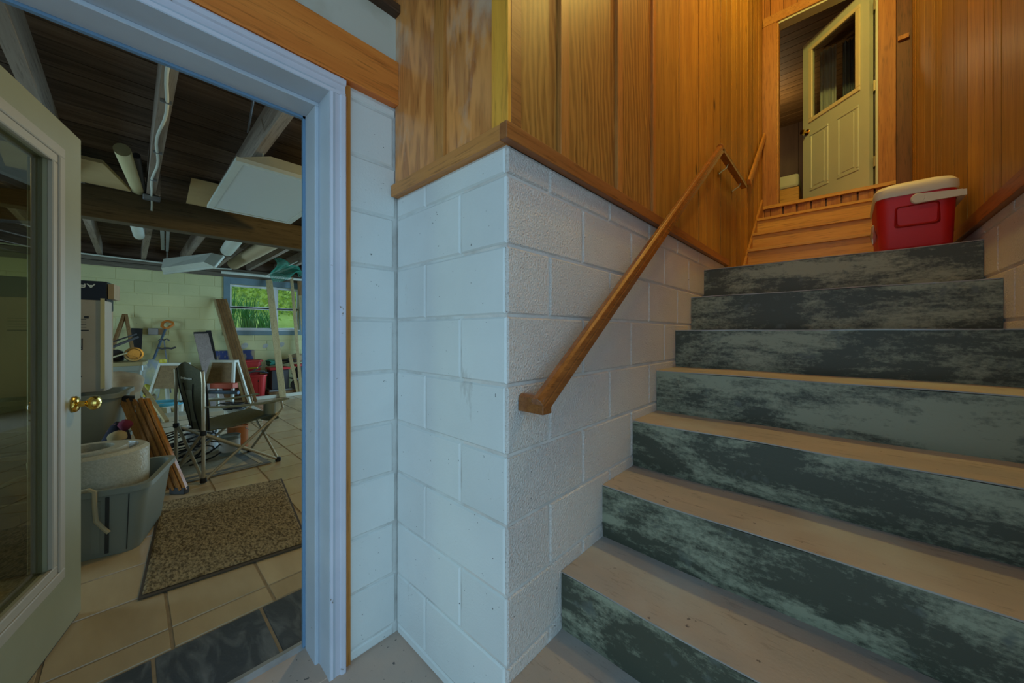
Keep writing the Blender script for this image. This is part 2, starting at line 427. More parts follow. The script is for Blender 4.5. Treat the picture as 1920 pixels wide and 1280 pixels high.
Z0, CH, BL = 0.042, 0.2032, 0.4064
def blocks(root, o, u, n, length, zlo, zhi, phase, m, holes=(), joint=0.009, visible=None):
    """courses of blocks on a wall face starting at o (z ignored) along u; phase = joint offset of even courses"""
    o = Vector((o[0], o[1], 0)); uv = Vector(u); nv = Vector(n)
    k = math.floor((zlo - Z0) / CH)
    while Z0 + k * CH < zhi - 0.012:
        a, b = max(zlo, Z0 + k * CH), min(zhi, Z0 + (k + 1) * CH)
        k += 1
        if b - a < 0.014: continue
        s = (phase + (BL / 2 if k % 2 else 0)) % BL - BL
        while s < length - 0.012:
            spans = [(max(0, s), min(length, s + BL))]; s += BL
            for (h0, h1, hz0, hz1) in holes:
                if hz1 > a + 0.03 and hz0 < b - 0.03:
                    new = []
                    for p, q in spans:
                        if h1 <= p or h0 >= q: new.append((p, q)); continue
                        if p < h0: new.append((p, h0))
                        if q > h1: new.append((h1, q))
                    spans = new
            for p, q in spans:
                if q - p < 0.025: continue
                if visible and not visible((p + q) / 2, (a + b) / 2): continue
                L, H = round(q - p - joint, 4), round(b - a - joint, 4)
                if L <= 0.012 or H <= 0.012: continue
                c = o + uv * ((p + q) / 2) + Vector((0, 0, (a + b) / 2)) + nv * random.uniform(-0.0008, 0.0008)
                piece('block', root, (L, H, tuple(u), tuple(n)), lambda: block_mb(L, H, u, n), m, c)

# ================================================================== THE SETTING
SX, FY, DX, RX = -0.707, 0.736, -1.326, 0.47      # stair wall, pier face, doorway wall, right wall
IN = -1.52                                          # basement side of the doorway wall
TOPZ = 1.752                                        # top of the painted block
WX, BS, BN = -8.5, -3.2, 4.2                        # basement far wall and ends

floor = struct('floor', MB().box((-1.55, -4.6, -0.12), (3.2, 0.80, 0.0)), 'floor_conc', 'stained bare concrete floor of the entry below the stairs', 'floor')

# stairwell left wall
wl = struct('wall_left', MB().box((SX - 0.2, FY + .006, -0.1), (SX - 0.006, 5.0, TOPZ + .02)), 'mortar_rough', 'rough white painted block wall with wood panelling above, beside the stairs', 'wall')
blocks(wl, (SX, FY), (0, 1, 0), (1, 0, 0), 2.6, 0.0, TOPZ, 0.0, 'block_rough')
# pier face left of the corner
wf = struct('wall_front', MB().box((DX, FY + 0.006, -0.1), (SX - .02, FY + 0.19, TOPZ + .02)), 'mortar', 'smooth white painted block pier facing the entry, between doorway and stairs', 'wall')
blocks(wf, (DX, FY), (1, 0, 0), (0, -1, 0), SX - DX, 0.0, TOPZ, 0.003, 'block')
# doorway wall: strip beside the door, far side, header zone
D0, D1, DH = -0.40, 0.473, 2.05                      # clear opening
wd = struct('wall_doorway', MB().box((IN, D1 + .015, -.1), (DX - .006, FY + .2, 2.12)).box((IN, -4.6, -.1), (DX - .006, D0 - .015, 2.12)).box((IN, -4.6, 2.06), (DX - .02, FY + .2, 2.75)),
            'mortar', 'white painted block wall holding the white framed basement doorway', 'wall')
blocks(wd, (DX, D1 + .05), (0, 1, 0), (1, 0, 0), FY - D1 - .05, 0.0, 2.11, 0.203, 'block')
blocks(wd, (DX, -2.2), (0, 1, 0), (1, 0, 0), D0 - .06 + 2.2, 0.0, 2.11, 0.0, 'block')
obj('header_board', MB().box((DX - .01, -3, 2.115), (DX + .03, FY - .004, 2.285)), 'header', wd, bevel=0.003, label='orange stained header board above the doorway')
obj('plaster_strip', MB().box((DX - .02, -3, 2.285), (DX + .006, FY - .004, 2.47)), 'plaster', wd, label='stained pale plaster strip')
obj('moulding', MB().box((DX - .02, -3, 2.47), (DX + .045, FY - .004, 2.505)), 'dark_trim', wd, bevel=0.004, label='dark brown moulding')
obj('upper_board', MB().box((DX - .02, -3, 2.505), (DX + .012, FY - .004, 2.75)), 'trim_y', wd)
obj('stained_strip', MB().box((DX - .004, D1 + .045, 0.0), (DX + .006, D1 + .078, 2.11)), 'batten', wd, label='brown stained strip beside the casing')

# right stairwell wall
wr = struct('wall_right', MB().box((RX + .006, 0.76, -.1), (RX + .2, 5.0, TOPZ)), 'mortar_rough', 'painted block wall with wood panelling above, right of the stairs', 'wall')
blocks(wr, (RX, 0.76), (0, 1, 0), (-1, 0, 0), 3.2, 0.0, TOPZ - .03, 0.1, 'block_rough')
obj('panelling_base', MB().box((RX - .009, .77, TOPZ - .03), (RX + .1, 5.02, 5.2)), 'groove', wr)
obj('sloping_trim', MB().box((RX - .022, .76, TOPZ - .035), (RX + .01, 4.2, TOPZ + .03)), 'trim_y', wr, bevel=.002, label='reddish brown trim board along the top of the block')
y = 0.80
i = 0
while y < 4.9:
    w = [0.30, 0.36, 0.11, 0.13][i % 4] if y < 2.8 else [0.36, 0.13, 0.12, 0.10, 0.30][i % 5]
    piece('plank', wr, (round(w, 3), 'r'), lambda: MB().box((-.009, -w / 2 + .008, -1.75), (.009, w / 2 - .008, 1.75)), 'plank', (RX - .006, y + w / 2, 1.74 + 1.75))
    y += w; i += 1

# panelling over the left wall (parts of wall_left) and over the pier (parts of wall_front)
PX = SX + 0.006
obj('panelling_base', MB().box((SX - .2, FY + .02, TOPZ), (PX - .003, 5.0, 5.2)), 'groove', wl)
obj('bottom_trim', MB().box((SX - .002, FY - .0275, TOPZ - .001), (SX + .026, 3.3, TOPZ + .047)), 'trim_y', wl, bevel=.002, label='reddish brown trim board over the block')
def panel_y(name, y0, y1, m, out=0.0, z0=TOPZ + .03, z1=5.2):
    return obj(name, MB().box((PX - .016, y0, z0), (PX + out, y1, z1)), m, wl, bevel=.0015)
panel_y('corner_board', FY - .004, .775, 'trim_y', .016)
panel_y('panel', .775, .98, 'ply_stair'); panel_y('batten', .975, 1.025, 'batten', .014)
panel_y('panel', 1.025, 1.385, 'ply_stair'); panel_y('batten', 1.38, 1.425, 'batten', .014)
panel_y('panel', 1.425, 1.765, 'ply_stair'); panel_y('batten', 1.757, 1.79, 'batten', .012)
ys = [1.79, 2.155, 2.532, 2.72, 2.898, 3.085, 3.268, 3.45, 3.637, 3.80, 3.958, 4.13, 4.302, 4.45, 4.604, 4.75, 4.90, 5.0]
for a, b in zip(ys, ys[1:]): panel_y('plank', a + .009, b - .009, 'plank', .004 + random.uniform(0, .003), z0=TOPZ + .03 if a < 3.25 else 1.5)
PY = FY - 0.006
obj('panelling_base', MB().box((DX, PY + .014, TOPZ), (SX - .03, FY + .19, 2.9)), 'dark_board', wf)
obj('bottom_trim', MB().box((DX + .004, FY - .026, TOPZ), (SX - .003, FY + .018, TOPZ + .046)), 'trim_x', wf, bevel=.002, label='brown trim board over the pier')
def panel_x(name, x0, x1, m, out=0.0): return obj(name, MB().box((x0, PY - out, TOPZ + .03), (x1, PY + .016, 2.9)), m, wf, bevel=.0015)
panel_x('panel', DX + .002, -1.035, 'ply'); panel_x('batten', -1.037, -.985, 'batten', .013)
panel_x('panel', -.985, -.75, 'ply'); panel_x('corner_board', -.752, SX + .021, 'yellow_board', .012)

# ceilings, upper stairwell shell, unseen sides of the entry
struct('ceiling', MB().box((-1.55, -1.2, 2.72), (1.3, FY + .02, 2.8)).box((SX - .2, FY, 5.2), (RX + .2, 9, 5.3)), 'dark_board', 'dark board ceiling over the entry and stairwell', 'ceiling')
struct('wall_above', MB().box((SX - .2, FY - .02, 2.72), (RX + .3, FY + .02, 5.3)), 'dark_board', 'panelled wall above the entry ceiling at the open stairwell', 'wall')
struct('wall_entry', MB().box((RX, FY - .02, -.1), (1.3, FY + .1, 2.75)), 'block', 'white wall on the right side of the entry', 'wall')

# ------------------------------------------------------------------ concrete staircase
RISE, RUN = 0.2072, 0.2855
st = thing('concrete_staircase', (-0.12, 1.6, 0), 'scuffed grey-green painted concrete staircase with worn tan treads', 'staircase')
for k in range(8):
    z = 0.2 if k == 0 else 0.398 + (k - 1) * RISE
    zb = 0.0 if k == 0 else (0.19 if k == 1 else 0.398 + (k - 2) * RISE - .005)
    y0 = 0.742 if k == 0 else 1.002 + (k - 1) * 0.2812
    y1 = y0 + .36 if k < 7 else 3.78
    x0, x1 = SX + .001, RX - .001
    rs = random.Random(k)
    nx = 24
    mb = MB()
    # riser with a slightly uneven lower lip
    mb.grid(lambda u, v: (x0 + (x1 - x0) * u, y0 + .0025 * math.sin(9 * u + k) + (.010 * (1 - v) ** 6), zb - .02 + (z - .006 - zb + .02) * v), nx, 8, th=(0, .05, 0))
    s = obj('step', mb, 'riser', st, smooth=True)
    tm = MB().grid(lambda u, v: (x0 + (x1 - x0) * u, y0 - .001 + .0025 * math.sin(9 * u + k) + (y1 - y0) * v, z + .0015 * math.sin(13 * u + k)), nx, 20, th=(0, 0, -.0045))
    obj('tread', tm, 'tread', s, smooth=True, label='worn tan concrete tread')

# ------------------------------------------------------------------ wooden upper stairs and door wall
ws = thing('wooden_staircase', (-0.12, 4.3, 1.642), 'golden pine stair flight climbing to the upper door', 'staircase')
wz = [1.822, 2.005, 2.205, 2.412]; wy = [3.76, 4.01, 4.25, 4.505]
prev = 1.642
for k in range(4):
    nxt = wy[k + 1] if k < 3 else 4.985
    obj('riser', MB().box((SX + .03, wy[k] + .018, prev), (RX - .012, wy[k] + .038, wz[k] - .02)), 'wood_stair', ws, bevel=.001)
    obj('tread', MB().box((SX + .03, wy[k], wz[k] - .026), (RX - .012, nxt + .03, wz[k])), 'wood_stair', ws, bevel=.003)
    prev = wz[k]
obj('skirt_board', MB().prism([(SX + .006, 3.70, 1.66), (SX + .006, 3.80, 1.66), (SX + .006, 4.90, 2.56), (SX + .006, 4.90, 2.72)], (.024, 0, 0)), 'skirt', ws, label='sloping pine skirt board against the panelled wall')

DY = 5.0
UF = 2.66                                                                   # upper floor
U0, U1, UH = -0.545, 0.222, 4.70
wdr = struct('wall_back', MB().box((SX - .1, DY + .01, 1.6), (U0 - .02, DY + .12, 5.3)).box((U1 + .02, DY + .01, 1.6), (RX + .1, DY + .12, 5.3)).box((SX, DY + .01, 1.6), (RX, DY + .12, UF - .05)).box((SX, DY + .01, UH + .02), (RX, DY + .12, 5.3)),
             'dark_board', 'red pine panelled wall around the upper doorway', 'wall')
for a, b in ((-.705, -.675), (-.675, -.62)): obj('plank', MB().box((a + .002, DY - .006, 2.4), (b - .002, DY + .012, 5.2)), 'door_wall_plank', wdr)
for a, b in zip([-.62, -.5, -.38, -.26, -.14, -.02, .1, .22, .34], [-.5, -.38, -.26, -.14, -.02, .1, .22, .34, .46]):
    obj('plank', MB().box((a + .003, DY - .004, UH + .05), (b - .003, DY + .012, 5.2)), 'door_wall_plank', wdr)
    obj('plank', MB().box((a + .003, DY - .003 + (.012 if int(a * 100) % 2 else 0), 2.42), (b - .05, DY + .012, UF - .03)), 'door_wall_plank', wdr)
    obj('batten', MB().box((b - .05, DY - .012, 2.42), (b - .012, DY + .012, UF - .03)), 'casing_wood', wdr)
obj('casing', MB().box((-.688, DY - .022, UF - .03), (U0 - .018, DY + .012, UH + .02)), 'casing_wood', wdr, bevel=.002)
obj('casing', MB().box((U1 + .018, DY - .022, UF - .03), (.357, DY + .012, 5.15)), 'casing_wood', wdr, bevel=.002)
obj('casing', MB().box((-.692, DY - .026, UH + .02), (U1 + .018, DY + .012, UH + .12)), 'skirt', wdr, bevel=.002)
obj('sill', MB().box((-.692, DY - .035, UF - .035), (.357, DY + .12, UF)), 'wood_stair', wdr, bevel=.002, label='pine sill board under the upper door')
obj('jamb', MB().box((U0 - .02, DY - .004, UF), (U0, DY + .125, UH + .02)), 'skirt', wdr)
obj('jamb', MB().box((U1, DY - .004, UF), (U1 + .02, DY + .125, UH + .02)), 'upper_door', wdr)
obj('jamb', MB().box((U0, DY - .004, UH), (U1, DY + .125, UH + .02)), 'upper_door', wdr)
obj('shadow_strip', MB().box((.357, DY - .002, 2.4), (RX, DY + .014, 5.2)), 'dark_board', wdr)  # dark board stands in for the wall strip lying in shadow
obj('cleat', MB().box((.37, DY - .03, 3.98), (.44, DY, 4.02)), 'casing_wood', wdr)

# upper room seen through the open door
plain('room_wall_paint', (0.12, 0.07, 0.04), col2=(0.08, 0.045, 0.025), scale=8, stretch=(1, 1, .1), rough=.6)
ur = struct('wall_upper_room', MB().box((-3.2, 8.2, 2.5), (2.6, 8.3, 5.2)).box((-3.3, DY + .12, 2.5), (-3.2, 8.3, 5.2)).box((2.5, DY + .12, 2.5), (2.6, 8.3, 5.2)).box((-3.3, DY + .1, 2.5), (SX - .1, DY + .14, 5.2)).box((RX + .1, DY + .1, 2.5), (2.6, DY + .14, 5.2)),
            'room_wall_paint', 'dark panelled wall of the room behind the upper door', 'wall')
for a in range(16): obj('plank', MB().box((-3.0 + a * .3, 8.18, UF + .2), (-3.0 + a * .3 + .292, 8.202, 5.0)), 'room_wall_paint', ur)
M['upper_ceiling'] = wood('dark_ceiling_board', (0.24, 0.14, 0.055), (0.15, 0.085, 0.03), 'x', .7, .6, .15)
uc = struct('ceiling_upper_room', MB().box((-3.3, DY + .1, 5.0), (2.6, 8.3, 5.05)), 'upper_ceiling', 'dark board ceiling of the room behind the upper door', 'ceiling')
for a in range(22): obj('board', MB().box((-3.2, DY + .13 + a * .14, 4.985), (2.5, DY + .262 + a * .14, 5.003)), 'upper_ceiling', uc)
struct('floor_upper_room', MB().box((-3.3, DY + .12, UF - .1), (2.6, 8.3, UF - .005)), 'wood_stair', 'pine floor of the room behind the upper door', 'floor')
tag(obj('low_cabinet', MB().box((-1.7, 5.75, UF), (-.42, 6.15, UF + .40)), 'wood_stair', bevel=.006), 'low knotty pine bench inside the upper doorway', 'bench')
tag(obj('bench_cushion', MB().box((-1.7, 5.74, UF + .402), (-.42, 6.16, UF + .57)), 'upper_door', bevel=.03, seg=2), 'pale cushion lying on the pine bench inside the upper doorway', 'cushion')
plain('reflection_pale', (0.62, 0.64, 0.62), rough=.9)  # cloth strips standing in for the reflection in the upper door glass
plain('reflection_blue', (0.25, 0.30, 0.36), rough=.9)
for xa, xb, m_, lab in ((-.24, -.08, 'reflection_pale', 'pale cloth strip added for the reflection in the upper door glass'), (-.02, .09, 'reflection_blue', 'blue-grey cloth strip added for the reflection in the upper door glass')):
    tag(obj('reflection_strip', MB().grid(lambda u, v: (xa + (xb - xa) * u, 6.30 + .025 * math.sin(18 * u), 3.3 + 1.67 * v), 16, 4, th=(0, .004, 0)), m_, smooth=True), lab, 'reflection_strip')
# upper door leaf, hinged right, swung into the room by about 43 degrees
def leaf_frame(h, ang):
    h = Vector(h); u = Vector((math.cos(ang), math.sin(ang), 0)); n = Vector((-u.y, u.x, 0))
    return lambda s, z, d=0.0: h + u * s + n * d + Vector((0, 0, z))
def slab(f, s0, s1, z0, z1, d0, d1):
    return MB().hexa([f(s0, z0, d0), f(s1, z0, d0), f(s1, z0, d1), f(s0, z0, d1)], [f(s0, z1, d0), f(s1, z1, d0), f(s1, z1, d1), f(s0, z1, d1)])
def ring(f, s0, s1, z0, z1, w, d0, d1):
    mb = slab(f, s0, s1, z0, z0 + w, d0, d1)
    for a in (slab(f, s0, s1, z1 - w, z1, d0, d1), slab(f, s0, s0 + w, z0 + w, z1 - w, d0, d1), slab(f, s1 - w, s1, z0 + w, z1 - w, d0, d1)):
        mb.add(a.v, a.f)
    return mb
f2 = leaf_frame((U1 - .012, DY + .10, UF + .012), R(180 - 43))
d2 = thing('door_2', (U1 - .012, DY + .10, UF + .012), 'cream half-glass upper door standing open above the pine stairs', 'door', kind='structure')
DW, DHH = .755, 2.02
g0, g1, gz0, gz1 = .11, .645, 1.06, 1.90
lf = slab(f2, 0, DW, 0, gz0, 0, .042)
for a in (slab(f2, 0, DW, gz1, DHH, 0, .042), slab(f2, 0, g0, gz0, gz1, 0, .042), slab(f2, g1, DW, gz0, gz1, 0, .042)): lf.add(a.v, a.f)
obj('door_leaf', lf, 'upper_door', d2)
M['lite_yellow'] = mat('cream_lite_moulding', (0.66, 0.58, 0.36), rough=.4)
obj('lite_frame', ring(f2, g0 - .025, g1 + .025, gz0 - .025, gz1 + .025, .045, .036, .056), 'lite_yellow', d2, bevel=.004, label='cream moulding around the door glass')
obj('pane', slab(f2, g0, g1, gz0, gz1, .018, .024), 'glass_clear', d2, label='dark reflecting glass pane')
for s0, s1 in ((.10, .335), (.43, .665)):
    p = obj('raised_panel', ring(f2, s0, s1, .22, .90, .03, .038, .050), 'upper_door', d2, bevel=.005)
    obj('panel_field', slab(f2, s0 + .05, s1 - .05, .27, .85, .036, .047), 'upper_door', p, bevel=.004)
def knob(name, c, n, parent, m='brass'):
    k = obj(name, MB().lathe([(.033, 0), (.034, .006), (.028, .012), (.012, .016), (.011, .034), (.018, .04), (.028, .05), (.030, .06), (.026, .072), (.012, .079), (0, .08)], c, 20, n), m, parent, smooth=True, label='polished brass knob')
    return k
n2 = (f2(0, 0, 1) - f2(0, 0, 0)); knob('knob', f2(DW - .06, .94, .042), n2, d2)
knob('knob', f2(DW - .06, .94, 0), -n2, d2)
for hz in (.25, 1.0, 1.80): obj('hinge', MB().box((U1 - .014, DY + .03, UF + hz - .05), (U1 + .002, DY + .105, UF + hz + .05)), 'hinge', d2)

# ------------------------------------------------------------------ handrail
hr = thing('handrail', (-.63, .786, .95), 'varnished brown wooden handrail on the block stair wall, bent level at its top', 'handrail')
HX = -.632
p0, p1, p2 = Vector((HX, .795, 1.012)), Vector((HX, 2.80, 2.488)), Vector((HX, 3.60, 2.475))
def rail_profile(a, b, w=.042, h=.052):
    """moulded rail: rounded top, flat sides with a groove"""
    a = Vector(a); b = Vector(b); d = (b - a).normalized(); s = d.cross(Vector((0, 0, 1)))
    if s.length < 1e-4: s = Vector((1, 0, 0))
    s.normalize(); u = s.cross(d).normalized()
    pr = [(-.5, -.5), (.5, -.5), (.5, -.05), (.44, 0), (.5, .06), (.42, .34), (.2, .5), (-.2, .5), (-.42, .34), (-.5, .06), (-.44, 0), (-.5, -.05)]
    n = len(pr); mb = MB()
    vs = [a + s * (x * w) + u * (y * h) for x, y in pr] + [b + s * (x * w) + u * (y * h) for x, y in pr]
    return mb.add(vs, [tuple(reversed(range(n))), tuple(range(n, 2 * n))] + [(i, (i + 1) % n, n + (i + 1) % n, n + i) for i in range(n)])
dl = (p1 - p0).normalized()
obj('sloped_rail', rail_profile(p0 - dl * .012, p1 + dl * .012), 'rail', hr, bevel=.0015)
obj('wall_return', rail_profile((HX + .0195, .803, 1.006), (SX + .002, .803, 1.006), .040, .0505), 'rail', hr, bevel=.0015, label='mitred rail end turned back to the wall')
obj('level_rail', rail_profile(p1 + Vector((0, -.02, 0)), p2), 'rail', hr, bevel=.0015)
for q in (p0 + dl * .33, p0 + dl * 2.30, p1 + (p2 - p1) * .28, p1 + (p2 - p1) * .82):
    b = obj('bracket', MB().tube([q + Vector((0, 0, -.026)), q + Vector((-.01, 0, -.05)), q + Vector((-.04, 0, -.065)), (SX + .006, q.y, q.z - .085)], .006, 8), 'dark_brass', hr, smooth=True)
    obj('rosette', MB().lathe([(.026, 0), (.026, .004), (.012, .010), (0, .011)], (SX + .006, q.y, q.z - .085), 16, (1, 0, 0)), 'dark_brass', b, smooth=True)
hr2 = obj('rail', rail_profile((SX + .035, 4.05, 2.655), (SX + .035, 4.96, 3.47), .03, .06), 'skirt', bevel=.002)
hr2.name = 'upper_handrail'; tag(hr2, 'plain pine handrail board rising beside the wooden stairs', 'handrail')

# ------------------------------------------------------------------ red cooler on the landing
plain('cooler_red', (0.58, 0.008, 0.006), rough=.5, spec=.5)
plain('cooler_red_shade', (0.34, 0.006, 0.006), rough=.45)  # same red darkened for the shade inside the grip recess
plain('cooler_cream', (0.66, 0.62, 0.46), rough=.45)
plain('foil', (0.75, 0.70, 0.6), rough=.25, metallic=.8)
LZ = 0.398 + 6 * RISE + .0035
ck = thing('cooler', (.265, 2.95, LZ), 'red hard cooler with cream lid and swing handle on the top concrete step', 'cooler')
def rrect(cx, cy, hx, hy, r, z, n=6):
    out = []
    for qx, qy, a0 in ((1, 1, 0), (-1, 1, 90), (-1, -1, 180), (1, -1, 270)):
        for i in range(n + 1):
            a = R(a0 + 90 * i / n)
            out.append((cx + qx * (hx - r) + r * math.cos(a), cy + qy * (hy - r) + r * math.sin(a), z))
    return out
def loft(rings, cap=True):
    mb = MB(); n = len(rings[0])
    for r_ in rings: mb.v += [Vector(p) for p in r_]
    for i in range(len(rings) - 1):
        for j in range(n): mb.f.append((i * n + j, i * n + (j + 1) % n, (i + 1) * n + (j + 1) % n, (i + 1) * n + j))
    if cap: mb.f.append(tuple(reversed(range(n)))); mb.f.append(tuple((len(rings) - 1) * n + j for j in range(n)))
    return mb
CX, CY, HXX, HYY = .262, 2.945, .135, .225
body = [rrect(CX, CY, HXX - .012, HYY - .012, .04, LZ), rrect(CX, CY, HXX - .006, HYY - .006, .045, LZ + .01), rrect(CX, CY, HXX + .004, HYY + .004, .05, LZ + .26), rrect(CX, CY, HXX + .006, HYY + .006, .05, LZ + .275)]
b_ = obj('body', loft(body), 'cooler_red', ck, smooth=True)
obj('lid', loft([rrect(CX, CY, HXX + .010, HYY + .010, .05, LZ + .272), rrect(CX, CY, HXX + .014, HYY + .014, .055, LZ + .285), rrect(CX, CY, HXX + .012, HYY + .012, .055, LZ + .315), rrect(CX, CY, HXX - .002, HYY - .002, .055, LZ + .335), rrect(CX, CY, HXX - .03, HYY - .03, .05, LZ + .347)]), 'cooler_cream', ck, smooth=True, label='cream lid')
fy = CY - HYY - .002
rr = [Vector((p[0], fy - .0045, p[1])) for p in [(q[0], q[1]) for q in rrect(CX + .005, LZ + .165, .072, .05, .014, 0)]]
inr = [Vector((p[0], fy + .006, p[1])) for p in [(q[0], q[1]) for q in rrect(CX + .005, LZ + .165, .064, .042, .012, 0)]]
outr = [Vector((p[0], fy + .004, p[1])) for p in [(q[0], q[1]) for q in rrect(CX + .005, LZ + .165, .079, .057, .016, 0)]]
gm = MB(); n = len(rr)
gm.v += outr + rr + inr
for j in range(n):
    gm.f.append((j, (j + 1) % n, n + (j + 1) % n, n + j)); gm.f.append((n + j, n + (j + 1) % n, 2 * n + (j + 1) % n, 2 * n + j))
gm.f.append(tuple(2 * n + j for j in range(n)))
obj('hand_grip', gm, 'cooler_red_shade', b_, label='recessed hand grip')
hd = MB().lathe([(.026, 0), (.026, .012), (.022, .016), (0, .016)], (CX + .008, fy, LZ + .243), 20, (0, -1, 0))
hd.hexa([(CX + .008, fy - .015, LZ + .219), (CX + .150, fy - .013, LZ + .222), (CX + .150, fy - .001, LZ + .222), (CX + .008, fy - .001, LZ + .219)],
        [(CX + .008, fy - .015, LZ + .266), (CX + .150, fy - .013, LZ + .252), (CX + .150, fy - .001, LZ + .252), (CX + .008, fy - .001, LZ + .266)])
hd.box((CX + .138, fy - .010, LZ + .222), (CX + .162, CY + HYY + .01, LZ + .251))
obj('handle', hd, 'cooler_cream', ck, bevel=.003, label='cream swing handle turned down to the side')
obj('latch', MB().blob((CX - HXX - .012, CY - .13, LZ + .10), (.014, .022, .05), 3, .3), 'foil', ck, smooth=True, label='torn shiny foil sticker on the side')

# ================================================================== BASEMENT DOORWAY
trm = thing('trim_1', (DX, .5, 0), 'white painted wooden frame around the basement doorway', 'door frame', kind='structure')
CXO = DX + .022
def casing_post(y0, y1, flip=False):
    """moulded casing, its profile across y"""
    prof = [(0, 0), (0, .018), (.16, .021), (.22, .015), (.30, .017), (.62, .017), (.68, .024), (.9, .026), (1, .024), (1, 0)]
    return [(y0 + (y1 - y0) * t, DX + d) for t, d in prof]
z0 = 0.0
obj('casing', MB().prism([(x, yy, z0) for yy, x in casing_post(D1 + .004, D1 + .055)], (0, 0, DH + .0035)), 'white_trim', trm)
obj('casing', MB().prism([(x, yy, z0) for yy, x in casing_post(D0 - .004, D0 - .055)], (0, 0, DH + .0035)), 'white_trim', trm)
prof = [(0, 0), (0, .018), (.16, .021), (.22, .015), (.30, .017), (.62, .017), (.68, .024), (.9, .026), (1, .024), (1, 0)]
obj('head_casing', MB().prism([(DX + d, D0 - .055, DH + .004 + .058 * t) for t, d in prof], (0, D1 - D0 + .11, 0)), 'white_trim', trm)
obj('jamb', MB().box((IN + .01, D1, 0), (DX + .018, D1 + .02, DH + .02)), 'jamb', trm)
obj('jamb', MB().box((IN + .01, D0 - .02, 0), (DX + .018, D0, DH + .02)), 'jamb', trm)
obj('head_jamb', MB().box((IN + .01, D0, DH), (DX + .018, D1, DH + .02)), 'jamb', trm)
obj('stop', MB().box((IN + .01, D1 - .014, 0), (IN + .115, D1, DH - .014)), 'jamb', trm, bevel=.002)
obj('head_stop', MB().box((IN + .01, D0, DH - .014), (IN + .115, D1, DH)), 'jamb', trm, bevel=.002)
obj('weatherstrip', MB().box((IN - .004, D1 - .022, 0.01), (IN + .010, D1 - .002, DH - .01)), 'weather', trm)
obj('weatherstrip', MB().box((IN - .004, D0, DH - .022), (IN + .010, D1, DH - .004)), 'weather', trm)
obj('threshold', MB().prism([(IN - .035, D0, 0), (IN - .03, D0, .010), (IN - .005, D0, .016), (IN + .012, D0, .004), (IN + .012, D0, 0)], (0, D1 - D0, 0)), 'alu', trm, label='worn metal threshold strip')
obj('floor_patch', MB().box((IN + .012, D0, -.02), (DX + .0, D1, .004)), 'floor_conc', trm)

# the glazed door, swung into the basement
HB = Vector((-1.555, -.368, .012)); FB = Vector((-2.415, -.143, .012))
ang1 = math.atan2(FB.y - HB.y, FB.x - HB.x); LW = (FB - HB).length
f1b = leaf_frame(HB, ang1)
f1 = lambda s, z, d=0.0: f1b(s, z, -d)                     # d towards the entry side
d1 = thing('door_1', HB, 'white full-glass door with brass knob opened into the basement', 'door', kind='structure')
a0, a1, b0, b1 = .235, LW - .235, .303, 1.853
lf = slab(f1, 0, LW, 0, b0, -.044, 0)
for a in (slab(f1, 0, LW, b1, 2.03, -.044, 0), slab(f1, 0, a0, b0, b1, -.044, 0), slab(f1, a1, LW, b0, b1, -.044, 0)): lf.add(a.v, a.f)
obj('door_leaf', lf, 'door_paint', d1)
lfm = obj('lite_frame', ring(f1, a0 - .068, a1 + .068, b0 - .068, b1 + .068, .040, -.002, .014), 'lite_frame', d1, bevel=.003, label='raised moulding around the glass')
obj('inner_bead', ring(f1, a0 - .030, a1 + .030, b0 - .030, b1 + .030, .034, -.008, .008), 'lite_frame', lfm, bevel=.003)
obj('lite_frame', ring(f1, a0 - .068, a1 + .068, b0 - .068, b1 + .068, .072, -.056, -.043), 'lite_frame', d1, bevel=.003)
obj('pane', slab(f1, a0, a1, b0, b1, -.026, -.020), 'glass', d1, label='large glass pane')
n1 = (f1(0, 0, 1) - f1(0, 0, 0))
knob('knob', f1(LW - .062, .90, 0), n1, d1); knob('knob', f1(LW - .062, .90, -.044), -n1, d1)
obj('latch_plate', slab(f1, LW - .001, LW + .0015, .84, .96, -.034, -.010), 'dark_brass', d1)
M['sweep'] = mat('dark_door_sweep', (0.06, 0.06, 0.055), rough=.7)
obj('sweep', slab(f1, .01, LW - .004, -.010, .004, -.040, -.004), 'sweep', d1)

# ================================================================== BASEMENT SHELL
T = .335
tf = struct('floor_tiled', MB().box((WX - .1, BS, -.12), (IN + .012, BN, -.004)), 'grout', 'tan ceramic tile floor of the basement with a dark slate row at the door', 'floor')
xs = [IN - .032, -1.885, -2.022] ; 
while xs[-1] > WX + .02: xs.append(xs[-1] - T)
for r_, (xa, xb) in enumerate(zip(xs, xs[1:])):
    xb = max(xb, WX)
    ph = .395 if r_ == 0 else .115
    k0 = math.floor((-1.15 - ph) / T)
    for k in range(k0, k0 + 13):
        ya, yb = ph + k * T, ph + (k + 1) * T
        w, h = round(xa - xb - .008, 4), round(yb - ya - .008, 4)
        if w < .02: continue
        piece('tile', tf, (w, h), lambda: (lambda m_: m_)(MB().hexa([(-w / 2, -h / 2, -.008), (w / 2, -h / 2, -.008), (w / 2, h / 2, -.008), (-w / 2, h / 2, -.008)],
              [(-w / 2 + .003, -h / 2 + .003, 0), (w / 2 - .003, -h / 2 + .003, 0), (w / 2 - .003, h / 2 - .003, 0), (-w / 2 + .003, h / 2 - .003, 0)])),
              'slate' if r_ == 0 else 'tile', ((xa + xb) / 2, (ya + yb) / 2, random.uniform(-.0008, .0008)))

